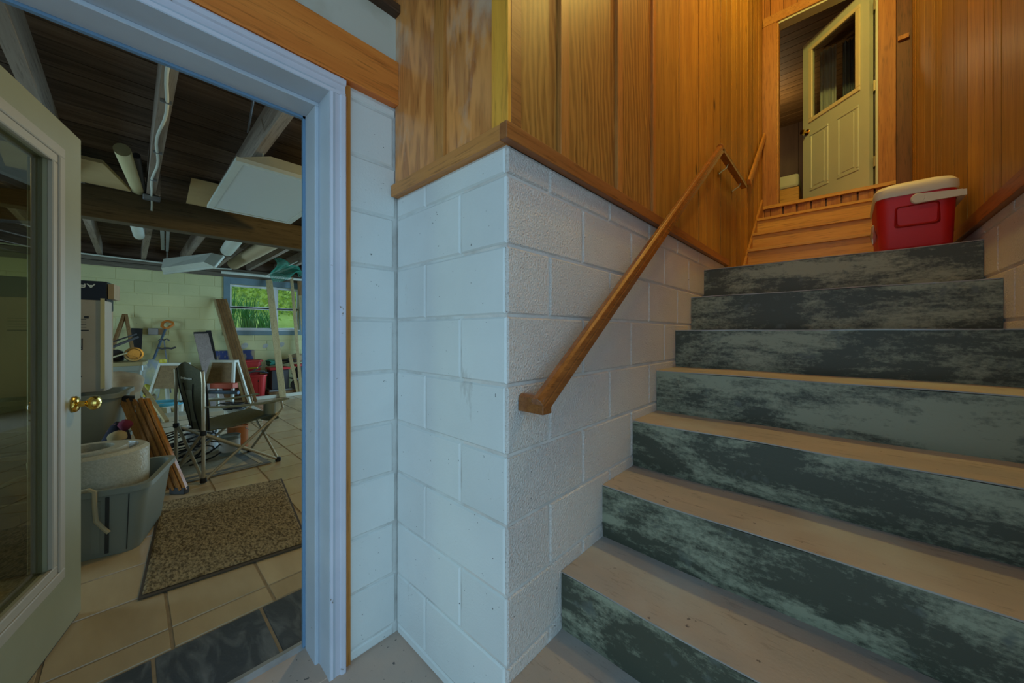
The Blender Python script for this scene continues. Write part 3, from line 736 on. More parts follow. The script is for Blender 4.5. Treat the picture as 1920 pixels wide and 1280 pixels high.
WTOP = 2.262
W0, W1, WZ0, WZ1 = 1.20, 2.56, 1.165, WTOP + .02        # outer edge of window trim
H0, H1, HZ0, HZ1 = 1.295, 2.47, 1.262, 2.140           # window hole
wfar = struct('wall_far', MB().box((WX - .2, BS, -.1), (WX - .005, H0, WTOP)).box((WX - .2, H1, -.1), (WX - .005, BN, WTOP)).box((WX - .2, H0, -.1), (WX - .005, H1, HZ0)).box((WX - .2, H0, HZ1), (WX - .005, H1, WTOP)),
              'block_far', 'cream painted block wall at the back of the basement', 'wall')
blocks(wfar, (WX, -1.4), (0, 1, 0), (1, 0, 0), 4.6, 0.02, WTOP - .004, 1.45, 'block_far', holes=[(H0 + 1.4, H1 + 1.4, HZ0, HZ1)])
plain('patch_grey', (0.33, 0.34, 0.33), col2=(0.5, 0.5, 0.44), scale=12, rough=.8)
for yy, zz, rr_ in ((1.52, .96, .055), (1.86, .95, .045), (2.14, .97, .05)):
    obj('bare_patch', MB().lathe([(rr_, 0), (rr_ * .9, .0012), (0, .0014)], (WX + .0012, yy, zz), 14, (1, 0, 0), sx=1.25, sy=.9), 'patch_grey', wfar, label='grey bare patch in the paint')
struct('wall_end', MB().box((WX - .2, BS - .2, -.1), (-5.35, BS, 2.62)).box((-4.25, BS - .2, -.1), (IN, BS, 2.62)).box((-5.35, BS - .2, 2.15), (-4.25, BS, 2.62)),
       'block_far', 'cream wall with a wide open bay at the left end of the basement', 'wall')
struct('wall_side', MB().box((WX - .2, BN, -.1), (-7.2, BN + .2, 2.62)).box((-4.8, BN, -.1), (IN, BN + .2, 2.62)).box((-7.2, BN, 2.15), (-4.8, BN + .2, 2.62)),
       'block_far', 'cream wall with a wide opening at the right end of the basement', 'wall')
# ceiling of the basement: subfloor boards, joists, beam
JB = 2.43
cb = struct('ceiling_basement', MB().box((WX - .2, BS - .2, 2.645), (IN, BN + .2, 2.72)), 'deck', 'dark underside of the floor above the basement, boards on joists', 'ceiling')
x = IN - .004; bw = .142
while x - bw > WX - .15:
    piece('board', cb, 'deck', lambda: MB().box((-bw / 2 + .003, BS, 0), (bw / 2 - .003, BN, .02)), 'deck', (x - bw / 2, 0, 2.627 + random.uniform(-.003, .003)))
    x -= bw
for k in range(-7, 9):
    yj = .13 + .475 * k
    if yj < BS + .05 or yj > BN - .05: continue
    for xa, xb in ((IN, -4.66), (-4.44, WX - .1)):
        piece('joist', cb, (xa,), lambda: MB().box(((xb - xa) / 2, -.028, 0), ((xa - xb) / 2, .028, .197)), 'joist', ((xa + xb) / 2, yj + (0 if xa == IN else .03), JB))
obj('beam', MB().box((-4.67, BS, 2.165), (-4.54, BN, JB)), 'beam', cb, bevel=.004, label='heavy dark floor beam carrying the joists')
for za, zb, xo in ((WTOP, WTOP + .075, .03), (WTOP + .082, JB - .005, .01)):
    obj('wall_plate', MB().box((WX - .19, BS, za), (WX + xo, BN, zb)), 'sill_beam', cb, bevel=.004)

obj('rim_board', MB().box((WX - .16, BS, JB), (WX - .11, BN, 2.645)), 'deck', cb)
# ------------------------------------------------------------------ window
w1 = thing('window_1', (WX, 1.88, WZ0), 'white double window in a slate blue frame in the far basement wall', 'window', kind='structure')
for a, b in (((W0, WZ0), (H0, WZ1)), ((H1, WZ0), (W1, WZ1)), ((H0, HZ1), (H1, WZ1)), ((H0, WZ0), (H1, HZ0))):
    obj('trim_board', MB().box((WX - .004, a[0], a[1]), (WX + .022, b[0], b[1])), 'blue_trim', w1, bevel=.002)
XW = WX - .06
def sash(ya, yb, za, zb, w=.03):
    fr = MB().box((XW - .03, ya, za), (XW + .02, ya + w, zb)).box((XW - .03, yb - w, za), (XW + .02, yb, zb)).box((XW - .03, ya + w, za), (XW + .02, yb - w, za + w * 1.2)).box((XW - .03, ya + w, zb - w * 1.2), (XW + .02, yb - w, zb))
    s = obj('sash', fr, 'vinyl', w1)
    obj('pane', MB().box((XW - .008, ya + w, za + w), (XW - .003, yb - w, zb - w)), 'glass_clear', s)
for ya, yb in ((H0 + .004, 1.995), (2.06, H1 - .004)):
    sash(ya, yb, HZ0 + .01, 1.71); sash(ya, yb, 1.69, HZ1 - .005)
obj('mullion', MB().box((XW - .03, 1.995, HZ0), (WX + .004, 2.06, HZ1)), 'vinyl', w1)
obj('sill', MB().box((XW - .03, H0, HZ0 - .004), (WX + .03, H1, HZ0 + .014)), 'vinyl', w1)

# ------------------------------------------------------------------ garden outside the window
plain('lawn', (0.42, 0.46, 0.08), col2=(0.30, 0.36, 0.07), scale=3, rough=.9, bs=.3, bscale=30)
plain('gravel', (0.36, 0.40, 0.36), col2=(0.28, 0.32, 0.30), scale=8, rough=.9)
plain('leaf_green', (0.10, 0.30, 0.09), col2=(0.16, 0.36, 0.12), scale=3, rough=.45, rand=True, vary=.2)
plain('leaf_yellow', (0.55, 0.60, 0.10), col2=(0.32, 0.42, 0.07), scale=3, rough=.6, rand=True, vary=.2)
plain('hedge_leaf', (0.40, 0.46, 0.07), col2=(0.12, 0.18, 0.03), scale=5, lo=.4, hi=.62, detail=8, rough=.8, bs=1.0, bscale=6, bdist=.2)
plain('siding', (0.62, 0.60, 0.58), rough=.7)
plain('pink_wall', (0.56, 0.44, 0.40), rough=.8)
plain('bark', (0.12, 0.085, 0.06), rough=.9)
plain('orange_post', (0.60, 0.30, 0.10), rough=.7)
g = MB().grid(lambda u, v: (-8.71 - 22 * u, -14 + 34 * v, 1.12 + (0.0 if u < .05 else .16 * min(1, (u - .05) / .1)) + max(0, u - .30) * 2.2 + .03 * math.sin(9 * v + 5 * u)), 30, 24, th=(0, 0, -.3))
struct('ground', g, 'lawn', 'yellow-green lawn outside the basement window', 'ground')
struct('path', MB().grid(lambda u, v: (-9.6 - 2.4 * u, 2.4 + 8 * v, 1.31 + .035 * u + .02 * math.sin(7 * v)), 8, 8, th=(0, 0, -.1)), 'gravel', 'grey gravel drive outside the window', 'path')
for ci, (cx, cy, nb, h) in enumerate([(-9.25, 1.42, 46, 1.05), (-9.35, 1.72, 46, 1.0), (-9.2, 1.98, 34, .75), (-9.6, 2.15, 26, .7)]):
    cl = thing('iris_clump', (cx, cy, 1.15), ['tall strap-leaved iris clump at the left edge of the window', 'tall strap-leaved iris clump in the middle of the left window', 'shorter strap-leaved clump beside the window mullion', 'low strap-leaved clump behind the window mullion'][ci], 'plant', 'iris clumps outside the window')
    rn = random.Random(ci + 20)
    for b in range(nb):
        a = rn.uniform(0, 6.28); rad = rn.uniform(0, .17); hh = h * rn.uniform(.65, 1.1); ln = rn.uniform(.05, .32); w = rn.uniform(.008, .016)
        bx, by = cx + rad * math.cos(a), cy + rad * math.sin(a)
        la = rn.uniform(0, 6.28); dx, dy = math.cos(la), math.sin(la); wa = rn.uniform(0, 6.28); wx, wy_ = math.cos(wa) * w, math.sin(wa) * w
        mb = MB(); rows = 5
        for i in range(rows + 1):
            t = i / rows; p = (bx + dx * ln * t * t, by + dy * ln * t * t, 1.13 + hh * (t - .12 * t ** 3 * ln * 4)); k = (1 - t ** 3) + .05
            mb.v += [Vector((p[0] - wx * k, p[1] - wy_ * k, p[2])), Vector((p[0] + wx * k, p[1] + wy_ * k, p[2]))]
        for i in range(rows): mb.f.append((2 * i, 2 * i + 1, 2 * i + 3, 2 * i + 2))
        obj('leaf', mb, 'leaf_green', cl)
def tree(c, hgt, rad, seed, label, lm):
    t_ = thing('tree', c, label, 'tree', 'trees behind the lawn')
    obj('trunk', MB().tube([(c[0], c[1], c[2] - .1), (c[0] + .05, c[1] + .05, c[2] + hgt * .6)], .12, 8, .07), 'bark', t_)
    rn = random.Random(seed); mb = MB()
    for i in range(1500):
        a, b, d = rn.uniform(0, 6.28), math.acos(rn.uniform(-1, 1)), rn.uniform(.45, 1) ** .5
        k = 1 + .25 * math.sin(3 * a + seed) * math.sin(2 * b)
        p = Vector((c[0] + rad * d * k * math.sin(b) * math.cos(a), c[1] + rad * 1.15 * d * k * math.sin(b) * math.sin(a), c[2] + hgt * .62 + hgt * .55 * d * k * math.cos(b)))
        q = Vector((rn.uniform(-1, 1), rn.uniform(-1, 1), rn.uniform(-1, 1))).normalized(); s_ = q.orthogonal().normalized(); l = rn.uniform(.07, .14)
        mb.add([p - q * l, p + s_ * l * .5, p + q * l, p - s_ * l * .5], [(0, 1, 2, 3)])
    o = obj('foliage', mb, lm, t_); o['kind'] = 'stuff'
tree((-15.5, 1.2, 1.5), 3.6, 2.2, 1, 'yellow-green tree seen through the left window', 'leaf_yellow')
tree((-17.5, 5.4, 1.5), 4.2, 2.2, 2, 'yellow-green tree behind the right window pane', 'leaf_yellow')
tree((-20.5, -1.6, 1.6), 4.8, 2.6, 3, 'broad yellow-green tree far left beyond the lawn', 'leaf_yellow')
tree((-21.5, 10.8, 1.6), 4.6, 2.2, 4, 'broad yellow-green tree far right beyond the lawn', 'leaf_yellow')
hd_ = thing('hedge_bank', (-25, 3, 1.2), 'tall yellow-green wooded bank closing the view beyond the lawn', 'hedge')
o = obj('foliage', MB().grid(lambda u, v: (-26.5 - 1.2 * math.sin(13 * u + 5 * v) * v, -16 + 44 * u, 1.0 + 8.5 * v + .8 * math.sin(21 * u) * v), 120, 24, th=(-1.0, 0, 0)), 'hedge_leaf', hd_, smooth=True); o['kind'] = 'stuff'
sh = thing('shed', (-14.5, 5.0, 1.4), 'small pale sided shed beyond the lawn, right window pane', 'shed')
obj('wall', MB().box((-15.6, 4.55, 1.3), (-14.4, 6.2, 2.0)), 'pink_wall', sh)
for k in range(6): obj('siding_board', MB().box((-15.6, 4.85, 2.0 + k * .11), (-14.38, 6.2, 2.1 + k * .11)), 'siding', sh)
obj('roof', MB().prism([(-15.8, 4.7, 2.66), (-14.2, 4.7, 2.66), (-15.0, 4.7, 3.0)], (0, 1.7, 0)), 'gravel', sh)
obj('corner_post', MB().box((-14.42, 4.62, 1.3), (-14.3, 4.76, 2.68)), 'orange_post', sh)

# ================================================================== THINGS HUNG UNDER THE BASEMENT CEILING
plain('fixture', (0.60, 0.62, 0.52), col2=(0.52, 0.54, 0.45), scale=4, rough=.4)
plain('diffuser', (0.60, 0.64, 0.58), rough=.25, spec=.5)
plain('cable_white', (0.56, 0.58, 0.48), rough=.5)
plain('cream_tube', (0.56, 0.50, 0.26), rough=.6)
plain('card_tube', (0.42, 0.33, 0.19), rough=.8)
plain('cardboard', (0.42, 0.31, 0.18), col2=(0.34, 0.25, 0.14), scale=5, rough=.85)
plain('raw_ply', (0.55, 0.42, 0.20), col2=(0.45, 0.33, 0.15), scale=8, stretch=(1, .2, 1), rough=.8)
plain('dark_metal', (0.06, 0.06, 0.062), rough=.45, metallic=.3)
plain('grey_metal', (0.30, 0.31, 0.31), rough=.4, metallic=.6)
lp = thing('light_panel', (-3.43, .78, 2.30), 'large unlit white fluorescent panel hung under the joists near the door', 'light fixture')
obj('diffuser', MB().box((-4.02, .50, 2.302), (-2.85, 1.06, 2.312)), 'diffuser', lp)
obj('frame', MB().box((-4.06, .46, 2.298), (-2.81, .502, 2.325)).box((-4.06, 1.058, 2.298), (-2.81, 1.10, 2.325)).box((-4.06, .502, 2.298), (-4.018, 1.058, 2.325)).box((-2.852, .502, 2.298), (-2.81, 1.058, 2.325)), 'fixture', lp)
obj('housing', MB().hexa([(-4.05, .47, 2.325), (-2.82, .47, 2.325), (-2.82, 1.09, 2.325), (-4.05, 1.09, 2.325)], [(-3.98, .66, 2.42), (-2.88, .66, 2.42), (-2.88, .92, 2.42), (-3.98, .92, 2.42)]), 'fixture', lp)
for yy in (.62, .98): obj('hanger_wire', MB().tube([(-2.9, yy, 2.36), (-2.88, yy, 2.63)], .004, 5), 'cable_white', lp)
A = [Vector(p) for p in ((-7.323, 0.35, 2.089), (-6.142, 0.767, 2.09), (-6.309, 0.885, 2.275), (-7.572, 0.391, 2.285))]
nrm = (A[1] - A[0]).cross(A[3] - A[0]).normalized(); nrm = nrm if nrm.z > 0 else -nrm
l2 = thing('light_panel', (-6.7, .7, 2.03), 'smaller white fluorescent panel hanging askew near the far wall', 'light fixture')
C_ = sum(A, Vector()) / 4
obj('diffuser', MB().hexa(A, [p + nrm * .015 for p in A]), 'diffuser', l2)
for i in range(4): obj('frame_rail', MB().bar(A[i] - nrm * .004, A[(i + 1) % 4] - nrm * .004, .03, .03), 'fixture', l2)
B_ = [C_ + (p - C_) * .86 + nrm * .09 for p in A]
obj('housing', MB().hexa([p + nrm * .016 for p in A], B_), 'fixture', l2)
obj('hanger_wire', MB().tube([A[3], A[3] + Vector((0, 0, .35))], .004, 5), 'cable_white', l2)
# white cable stapled along the middle joist
pts = []
for i in range(29):
    t = i / 28; xx = -1.60 - 2.86 * t
    pts.append((xx, .128 + .012 * math.sin(6.5 * t * 3.1) * (.4 + .6 * math.sin(3.1 * t)), JB - .009))
pts += [(-4.50, .135, JB - .02), (-4.525, .138, JB - .07), (-4.526, .136, JB - .13)]
wc = thing('cable', (-2.0, .13, JB - .02), 'white cable stapled along the pale ceiling joist', 'cable')
obj('sheath', MB().tube(pts, .0075, 8), 'cable_white', wc, smooth=True)
for t in (.08, .35, .62, .84):
    xx = -1.60 - 2.86 * t; obj('staple', MB().box((xx - .004, .108, JB - .018), (xx + .004, .152, JB)), 'grey_metal', wc)
tag(obj('junction_plate', MB().box((-4.53, .08, JB - .045), (-4.47, .19, JB - .004)), 'grey_metal', bevel=.004), 'small metal junction plate where the joist meets the beam', 'junction box')
tag(obj('cord', MB().tube([(-1.75, .32, 2.60), (-2.3, .45, 2.45), (-2.7, .50, 2.45), (-2.76, .52, 2.55)], .006, 6), 'dark_metal', smooth=True), 'dark cord slung across the joists above the doorway', 'cord')
def open_tube(name, p, q, r, m, label):
    p = Vector(p); q = Vector(q); d = (q - p).normalized(); L = (q - p).length
    return tag(obj(name, MB().lathe([(r, 0), (r, L), (r * .88, L), (r * .88, 0), (r, 0)], p, 20, d), m, smooth=True), label, 'tube')
open_tube('storage_tube', (-3.72, -.035, 2.50), (-4.55, .055, 2.47), .045, 'cream_tube', 'cream open-ended tube resting on the beam by the joist')
open_tube('dark_tube', (-3.80, .035, 2.51), (-4.55, .085, 2.465), .022, 'dark_metal', 'dark slim tube lying beside the cream tube on the beam')
tag(obj('plywood_offcut', MB().prism([(-4.50, -.62, 2.435), (-4.50, .01, 2.425), (-4.20, -.14, 2.52), (-4.20, -.62, 2.52)], (-.01, 0, .03)), 'raw_ply'), 'pale plywood offcut tucked above the beam at the left', 'board')
tag(obj('plywood_scrap', MB().hexa([(-4.50, .36, 2.42), (-4.50, .60, 2.42), (-4.48, .60, 2.42), (-4.48, .36, 2.42)], [(-4.30, .38, 2.60), (-4.30, .62, 2.60), (-4.28, .62, 2.60), (-4.28, .38, 2.60)]), 'raw_ply'), 'stained plywood scrap standing behind the large light panel', 'board')
open_tube('paper_tube', (-5.0, .02, 2.38), (-6.3, .08, 2.40), .05, 'fixture', 'white paper tube laid under the joists behind the beam')
open_tube('concrete_form_tube', (-4.9, .86, 2.36), (-6.3, .93, 2.36), .075, 'fixture', 'thick white form tube hung behind the beam')
open_tube('concrete_form_tube', (-5.1, 1.22, 2.34), (-7.2, 1.15, 2.32), .085, 'card_tube', 'thick tan cardboard form tube hung behind the beam')
tag(obj('folded_rails', MB().bar((-5.0, .22, 2.40), (-7.2, .33, 2.42), .035, .03).bar((-5.0, .27, 2.40), (-7.2, .375, 2.41), .03, .03), 'grey_metal'), 'pair of grey metal rails slung under the joists', 'rails')
tag(obj('water_pipe', MB().tube([(WX + .12, 1.15, 2.33), (WX + .12, 1.9, 2.335), (WX + .12, 2.9, 2.33)], .028, 10), 'fixture', smooth=True), 'white plastic pipe running above the far window', 'pipe')
tag(obj('romex_cable', MB().tube([(-8.3, -1.2, 2.42), (-8.35, -.4, 2.40), (-8.35, .2, 2.385), (-8.36, .8, 2.37), (-8.36, 1.3, 2.40)], .012, 6), 'cable_white', smooth=True), 'pale cable sagging along the top of the far wall', 'cable')
plain('net_green', (0.04, 0.26, 0.17), rough=.6)
nb = MB()
def netp(u, v):
    return Vector((-6.9 - .5 * u + .05 * math.sin(9 * v), 1.62 + .55 * u + .05 * math.sin(6 * v + 4 * u), 2.44 - .40 * v * (.65 + .35 * math.sin(5 * u + 1)) + .03 * math.sin(8 * u)))
for i in range(27): nb.tube([netp(i / 26, j / 14) for j in range(15)], .0035, 3, caps=False)
for j in range(23): nb.tube([netp(i / 18, j / 22) for i in range(19)], .0035, 3, caps=False)
tag(obj('net', nb, 'net_green'), 'green plastic netting bundle hanging from the joists by the window', 'net')
tag(obj('white_stick', MB().tube([(-7.35, 1.60, 2.19), (-7.0, 2.02, 2.47)], .010, 6), 'fixture'), 'thin white stick slanting in front of the green netting', 'stick')
for nm, px, c, lab in (('red_tool', (-7.9, .62, 2.44), (0.5, .03, .03), 'small red tool handle standing on the far wall plate'), ('white_can', (-7.9, .80, 2.44), (.6, .62, .56), 'small white can standing on the far wall plate'), ('blue_can', (-7.9, 1.0, 2.44), (.08, .16, .30), 'small blue can standing on the far wall plate')):
    plain(nm, c, rough=.45)
    tag(obj(nm, MB().lathe([(.012 if 'tool' in nm else .035, 0), (.014 if 'tool' in nm else .035, .12), (.010, .13)], (WX + .005, px[1], JB - .004), 12), nm, smooth=True), lab, 'tool' if 'tool' in nm else 'can')

# ================================================================== THINGS ON THE BASEMENT FLOOR
plain('mat_brown', (0.36, 0.26, 0.13), col2=(0.11, 0.075, 0.035), scale=75, lo=.40, hi=.62, stretch=(.6, 1.3, 1), rough=.95, bs=1.0, bscale=90, bdist=.012, spec=.1)
plain('mat_edge', (0.075, 0.055, 0.035), rough=.9)
mt = thing('doormat', (-2.87, .43, 0), 'shaggy brown doormat with dark edge just inside the doorway', 'doormat')
q = [Vector(p) for p in ((-2.33, .025, .003), (-2.235, .70, .003), (-3.40, .86, .003), (-3.55, .15, .003))]
qc = sum(q, Vector()) / 4
obj('edge_binding', MB().prism([p for p in q], (0, 0, .007)), 'mat_edge', mt, bevel=.002)
qi = [qc + (p - qc) * .965 for p in q]
rn = random.Random(5)
obj('pile', MB().grid(lambda u, v: (qi[0] * (1 - u) + qi[1] * u) * (1 - v) + (qi[3] * (1 - u) + qi[2] * u) * v + Vector((0, 0, .010 + (.004 + .005 * rn.random() if .001 < u < .999 and .001 < v < .999 else 0))), 60, 100), 'mat_brown', mt, smooth=True)

plain('rug_beige', (0.50, 0.42, 0.27), col2=(0.38, 0.31, 0.19), scale=60, stretch=(1, .25, 1), rough=.95, bs=.5, bscale=90)
plain('rug_dark', (0.17, 0.165, 0.14), col2=(0.22, 0.21, 0.17), scale=50, rough=.95)
rg = thing('area_rug', (-4.6, .2, 0), 'beige rug with dark grey border under the camp chair', 'rug')
ra, rb, rc, rd = Vector((-3.86, -.15, .003)), Vector((-3.90, .90, .003)), Vector((-4.85, .80, .003)), Vector((-4.95, -.30, .003))
def quadlerp(u, v): return (ra * (1 - u) + rb * u) * (1 - v) + (rd * (1 - u) + rc * u) * v
obj('border', MB().prism([ra, rb, rc, rd], (0, 0, .006)), 'rug_dark', rg)
obj('field', MB().prism([quadlerp(.05, .12) + Vector((0, 0, .006)), quadlerp(.86, .12) + Vector((0, 0, .006)), quadlerp(.86, .88) + Vector((0, 0, .006)), quadlerp(.05, .88) + Vector((0, 0, .006))], (0, 0, .0015)), 'rug_beige', rg)
for a, b in (((.03, .05), (.94, .05)), ((.94, .05), (.94, .92))):
    obj('stripe', MB().bar(quadlerp(*a) + Vector((0, 0, .0065)), quadlerp(*b) + Vector((0, 0, .0065)), .028, .002), 'rug_beige', rg)

# ---- totes and boxes left of the doorway view
plain('tote_grey', (0.21, 0.215, 0.165), rough=.45, spec=.4)
plain('black_groove', (0.03, 0.03, 0.025), rough=.6)
plain('bubble', (0.50, 0.46, 0.34), col2=(0.42, 0.385, 0.28), scale=90, rough=.3, bs=.6, bscale=70, bdist=.006)
plain('rope', (0.38, 0.31, 0.18), rough=.9)
def tote(name, c, u, hx, hy, h, label, lip=.02, taper=.86, m='tote_grey', group=None, thick=.006):
    """open storage tub: tapered walls, rolled rim, moulded pocket ribs"""
    u = Vector((u[0], u[1], 0)).normalized(); v = Vector((-u.y, u.x, 0)); c = Vector(c)
    t_ = thing(name, c, label, 'tote', group)
    def rg_(k, z, grow=0):
        return [c + u * p[0] + v * p[1] + Vector((0, 0, z)) for p in rrect(0, 0, hx * k + grow, hy * k + grow, .07 * k, 0)]
    sh_ = loft([rg_(taper, .0), rg_(taper + .01, .006), rg_(1, h - .035), rg_(1, h - .03, lip), rg_(1, h, lip), rg_(1, h, -thick), rg_(1, h - .04, -thick), rg_(taper, .008, -thick)], cap=True)
    obj('tub', sh_, m, t_, smooth=True)
    for s in (-.42, .42):
        for sg in (1, -1):
            pb = c + u * (sg * hx * .90) + v * (s * hy)
            a = c + u * (sg * (hx * taper + .002)) + v * (s * hy * .9) + Vector((0, 0, .03)); b = c + u * (sg * (hx * .985 + .002)) + v * (s * hy) + Vector((0, 0, h - .06))
            obj('rib', MB().bar(a, b, .03, .008, up=tuple(u)), m, t_)
    return t_

u_ = Vector((.963, -.27, 0)); v_ = Vector((.27, .963, 0))
TC = Vector((-2.84, .07, 0)) - u_ * .27 - v_ * .335
tote('storage_tote', TC, (u_.x, u_.y), .265, .325, .375, 'large open grey tote holding a bubble wrap roll beside the doormat')
bw_ = thing('bubble_wrap_roll', TC + Vector((.03, .06, .02)), 'roll of cloudy bubble wrap standing in the large grey tote', 'bubble wrap')
pr = [(.165, .04), (.175, .06), (.20, .36), (.205, .53), (.19, .545), (.165, .545), (.15, .50), (.145, .06)]
obj('roll', MB().lathe(pr, TC + u_ * .015 + v_ * .06, 40, (.05, -.03, 1), sx=1.0, sy=1.12, xdir=tuple(u_)), 'bubble', bw_, smooth=True)
obj('inner_layer', MB().lathe([(.145, .05), (.15, .56), (.10, .56), (.10, .06)], TC + u_ * .03 + v_ * .04, 32, (.05, -.03, 1), sy=1.1, xdir=tuple(u_)), 'bubble', bw_, smooth=True)
for vv in (.178, .26): obj('groove', MB().bar(TC + u_ * (.265 * .87 + .006) + v_ * (vv * .93) + Vector((0, 0, .02)), TC + u_ * (.265 * .985 + .006) + v_ * vv + Vector((0, 0, .33)), .014 if vv < .22 else .003, .006, up=tuple(u_)), 'black_groove', bpy.data.objects['storage_tote'])
rpt = TC + u_ * .287 + v_ * .138
tag(obj('rope', MB().tube([rpt + Vector((-.02, -.05, .385)), rpt + Vector((.0, -.02, .392)), rpt + Vector((.012, 0, .38)), rpt + Vector((.004, 0, .30)), rpt + Vector((.0, .005, .22)), rpt + Vector((.012, .035, .17)), rpt + Vector((.02, .05, .15))], .010, 8), 'rope', smooth=True), 'short cream rope end hanging over the front of the grey tote', 'rope')

SC = Vector((-4.2, -.33, 0)); su = (.985, -.17)
tote('stacked_tote', SC, su, .23, .30, .40, 'lower grey tote under the stacked boxes, behind the bubble wrap')
tote('stacked_tote', SC + Vector((.0, 0, .402)), su, .24, .31, .36, 'upper grey tote carrying the tall white carton')
plain('white_carton', (0.48, 0.42, 0.33), col2=(0.42, 0.37, 0.29), scale=3, rough=.8)
plain('black_print', (0.02, 0.02, 0.022), rough=.5)
plain('navy_black', (0.012, 0.014, 0.022), rough=.35)
plain('white_print', (0.6, 0.6, 0.5), rough=.6)
def boxu(c, u, hx, hy, z0, z1, lean=(0, 0)):
    u = Vector((u[0], u[1], 0)).normalized(); v = Vector((-u.y, u.x, 0)); c = Vector((c[0], c[1], 0)); l = Vector((lean[0], lean[1], 0))
    lo = [c - u * hx - v * hy, c + u * hx - v * hy, c + u * hx + v * hy, c - u * hx + v * hy]
    return MB().hexa([p + Vector((0, 0, z0)) for p in lo], [p + l + Vector((0, 0, z1)) for p in lo]), u, v
# tall carton on the upper tote
BC = Vector((-4.24, -.354, 0)); bu = Vector((.985, -.17, 0)).normalized(); bv = Vector((-bu.y, bu.x, 0))
wb = thing('tall_carton', BC + Vector((0, 0, .765)), 'tall white carton with dark print standing on the upper grey tote', 'box')
mb, _, _ = boxu(BC, bu, .10, .245, .766, 1.456); obj('carton', mb, 'white_carton', wb, bevel=.004)
fp = lambda s, z: BC + bu * .1002 + bv * s + Vector((0, 0, z))
def fquad(s0, s1, za, zb): return MB().prism([fp(s0, za), fp(s1, za), fp(s1, zb), fp(s0, zb)], bu * .0012)
obj('printed_bar', fquad(-.2, .168, 1.224, 1.233), 'black_print', wb)
for z in (1.25, 1.27, 1.29, 1.31): obj('printed_line', fquad(-.2, .155, z, z + .003), 'black_print', wb)
obj('printed_logo', fquad(.145, .168, 1.318, 1.335), 'black_print', wb)
for q0, q1, za, zb in ((.08, .118, 1.165, 1.195), (.07, .128, 1.12, 1.16), (.07, .135, 1.085, 1.092), (.07, .135, 1.098, 1.105), (.07, .135, 1.110, 1.116), (.132, .138, 1.085, 1.17)):
    obj('printed_picture', fquad(q0, q1, za, zb), 'black_print', wb)
for a, b in (((.078, .885), (.106, .91)), ((.106, .91), (.134, .885))):
    obj('printed_arrow', MB().bar(fp(*a) + bu * .001, fp(*b) + bu * .001, .006, .002, up=tuple(bu)), 'black_print', wb)
obj('tape_edge', MB().bar(fp(.238, .79) + bu * .006, fp(.238, 1.47) + bu * .006, .022, .012), 'cream_tube', wb, label='torn pale tape along the corner')
# black box behind with upside-down lettering
KC = Vector((-4.76, -.41, 0))
kb = thing('black_carton', KC, 'black glossy carton with upside-down white letters behind the tall white carton', 'box')
mb, _, _ = boxu(KC, bu, .10, .30, 1.402, 1.648); obj('carton', mb, 'navy_black', kb, bevel=.003)
mb, _, _ = boxu(KC, bu, .098, .298, .0, 1.400); obj('carton_base', mb, 'cardboard', kb, bevel=.003)
mb, _, _ = boxu(KC + bv * .322, bu, .09, .018, 1.50, 1.63); obj('flap', mb, 'cardboard', kb)
KF = KC + bu * .1008
def letter(strokes, s0, z0, w=.044, h=.030):
    mb = MB()
    for (a, b, c_, d) in strokes: mb.bar(KF + bv * (s0 - a * w) + Vector((0, 0, z0 - b * h)), KF + bv * (s0 - c_ * w) + Vector((0, 0, z0 - d * h)), .008, .0015, up=tuple(bu))
    return mb
# letters A P turned upside down (reads A then P when the carton is the right way up)
obj('letter', letter([(0, 0, .5, 1), (.5, 1, 1, 0), (.25, .45, .75, .45)], .232, 1.622), 'white_print', kb)
obj('letter', letter([(0, 0, 0, 1), (0, 1, .55, 1), (.55, 1, .72, .85), (.72, .85, .72, .65), (.72, .65, .55, .5), (.55, .5, 0, .5)], .176, 1.622), 'white_print', kb)
mb, _, _ = boxu((-4.98, -.13, 0), bu, .012, .022, 0.0, 1.52); tag(obj('pale_plank', mb, 'fixture', bevel=.002), 'narrow pale board standing upright beside the black carton', 'board')

# dark flowered bag and plush between the totes
plain('flower_fabric', (0.015, 0.014, 0.025), col2=(0.30, 0.12, 0.10), scale=26, lo=.60, hi=.66, rough=.9)
plain('plush_tan', (0.36, 0.27, 0.13), rough=.95, bs=.5); plain('plush_red', (0.24, 0.05, 0.04), rough=.95, bs=.5); plain('plush_wine', (0.15, 0.02, 0.04), rough=.95)
tag(obj('flowered_bag', MB().blob((-3.83, -.065, .265), (.085, .10, .265), 4, .12, 3), 'flower_fabric', smooth=True), 'dark flower-patterned bag behind the bubble wrap roll', 'bag')
tag(obj('plush_toy', MB().blob((-3.62, -.055, .505), (.04, .05, .035), 7, .15), 'plush_tan', smooth=True), 'tan plush toy head above the bubble wrap', 'toy')
tag(obj('plush_toy', MB().blob((-3.60, -.05, .445), (.045, .06, .03), 8, .15), 'plush_red', smooth=True), 'small red plush toy pressed behind the bubble wrap', 'toy')
tag(obj('plush_toy', MB().blob((-3.78, -.02, .55), (.035, .04, .04), 9, .1), 'plush_wine', smooth=True), 'wine red plush ball on the flowered bag', 'toy')

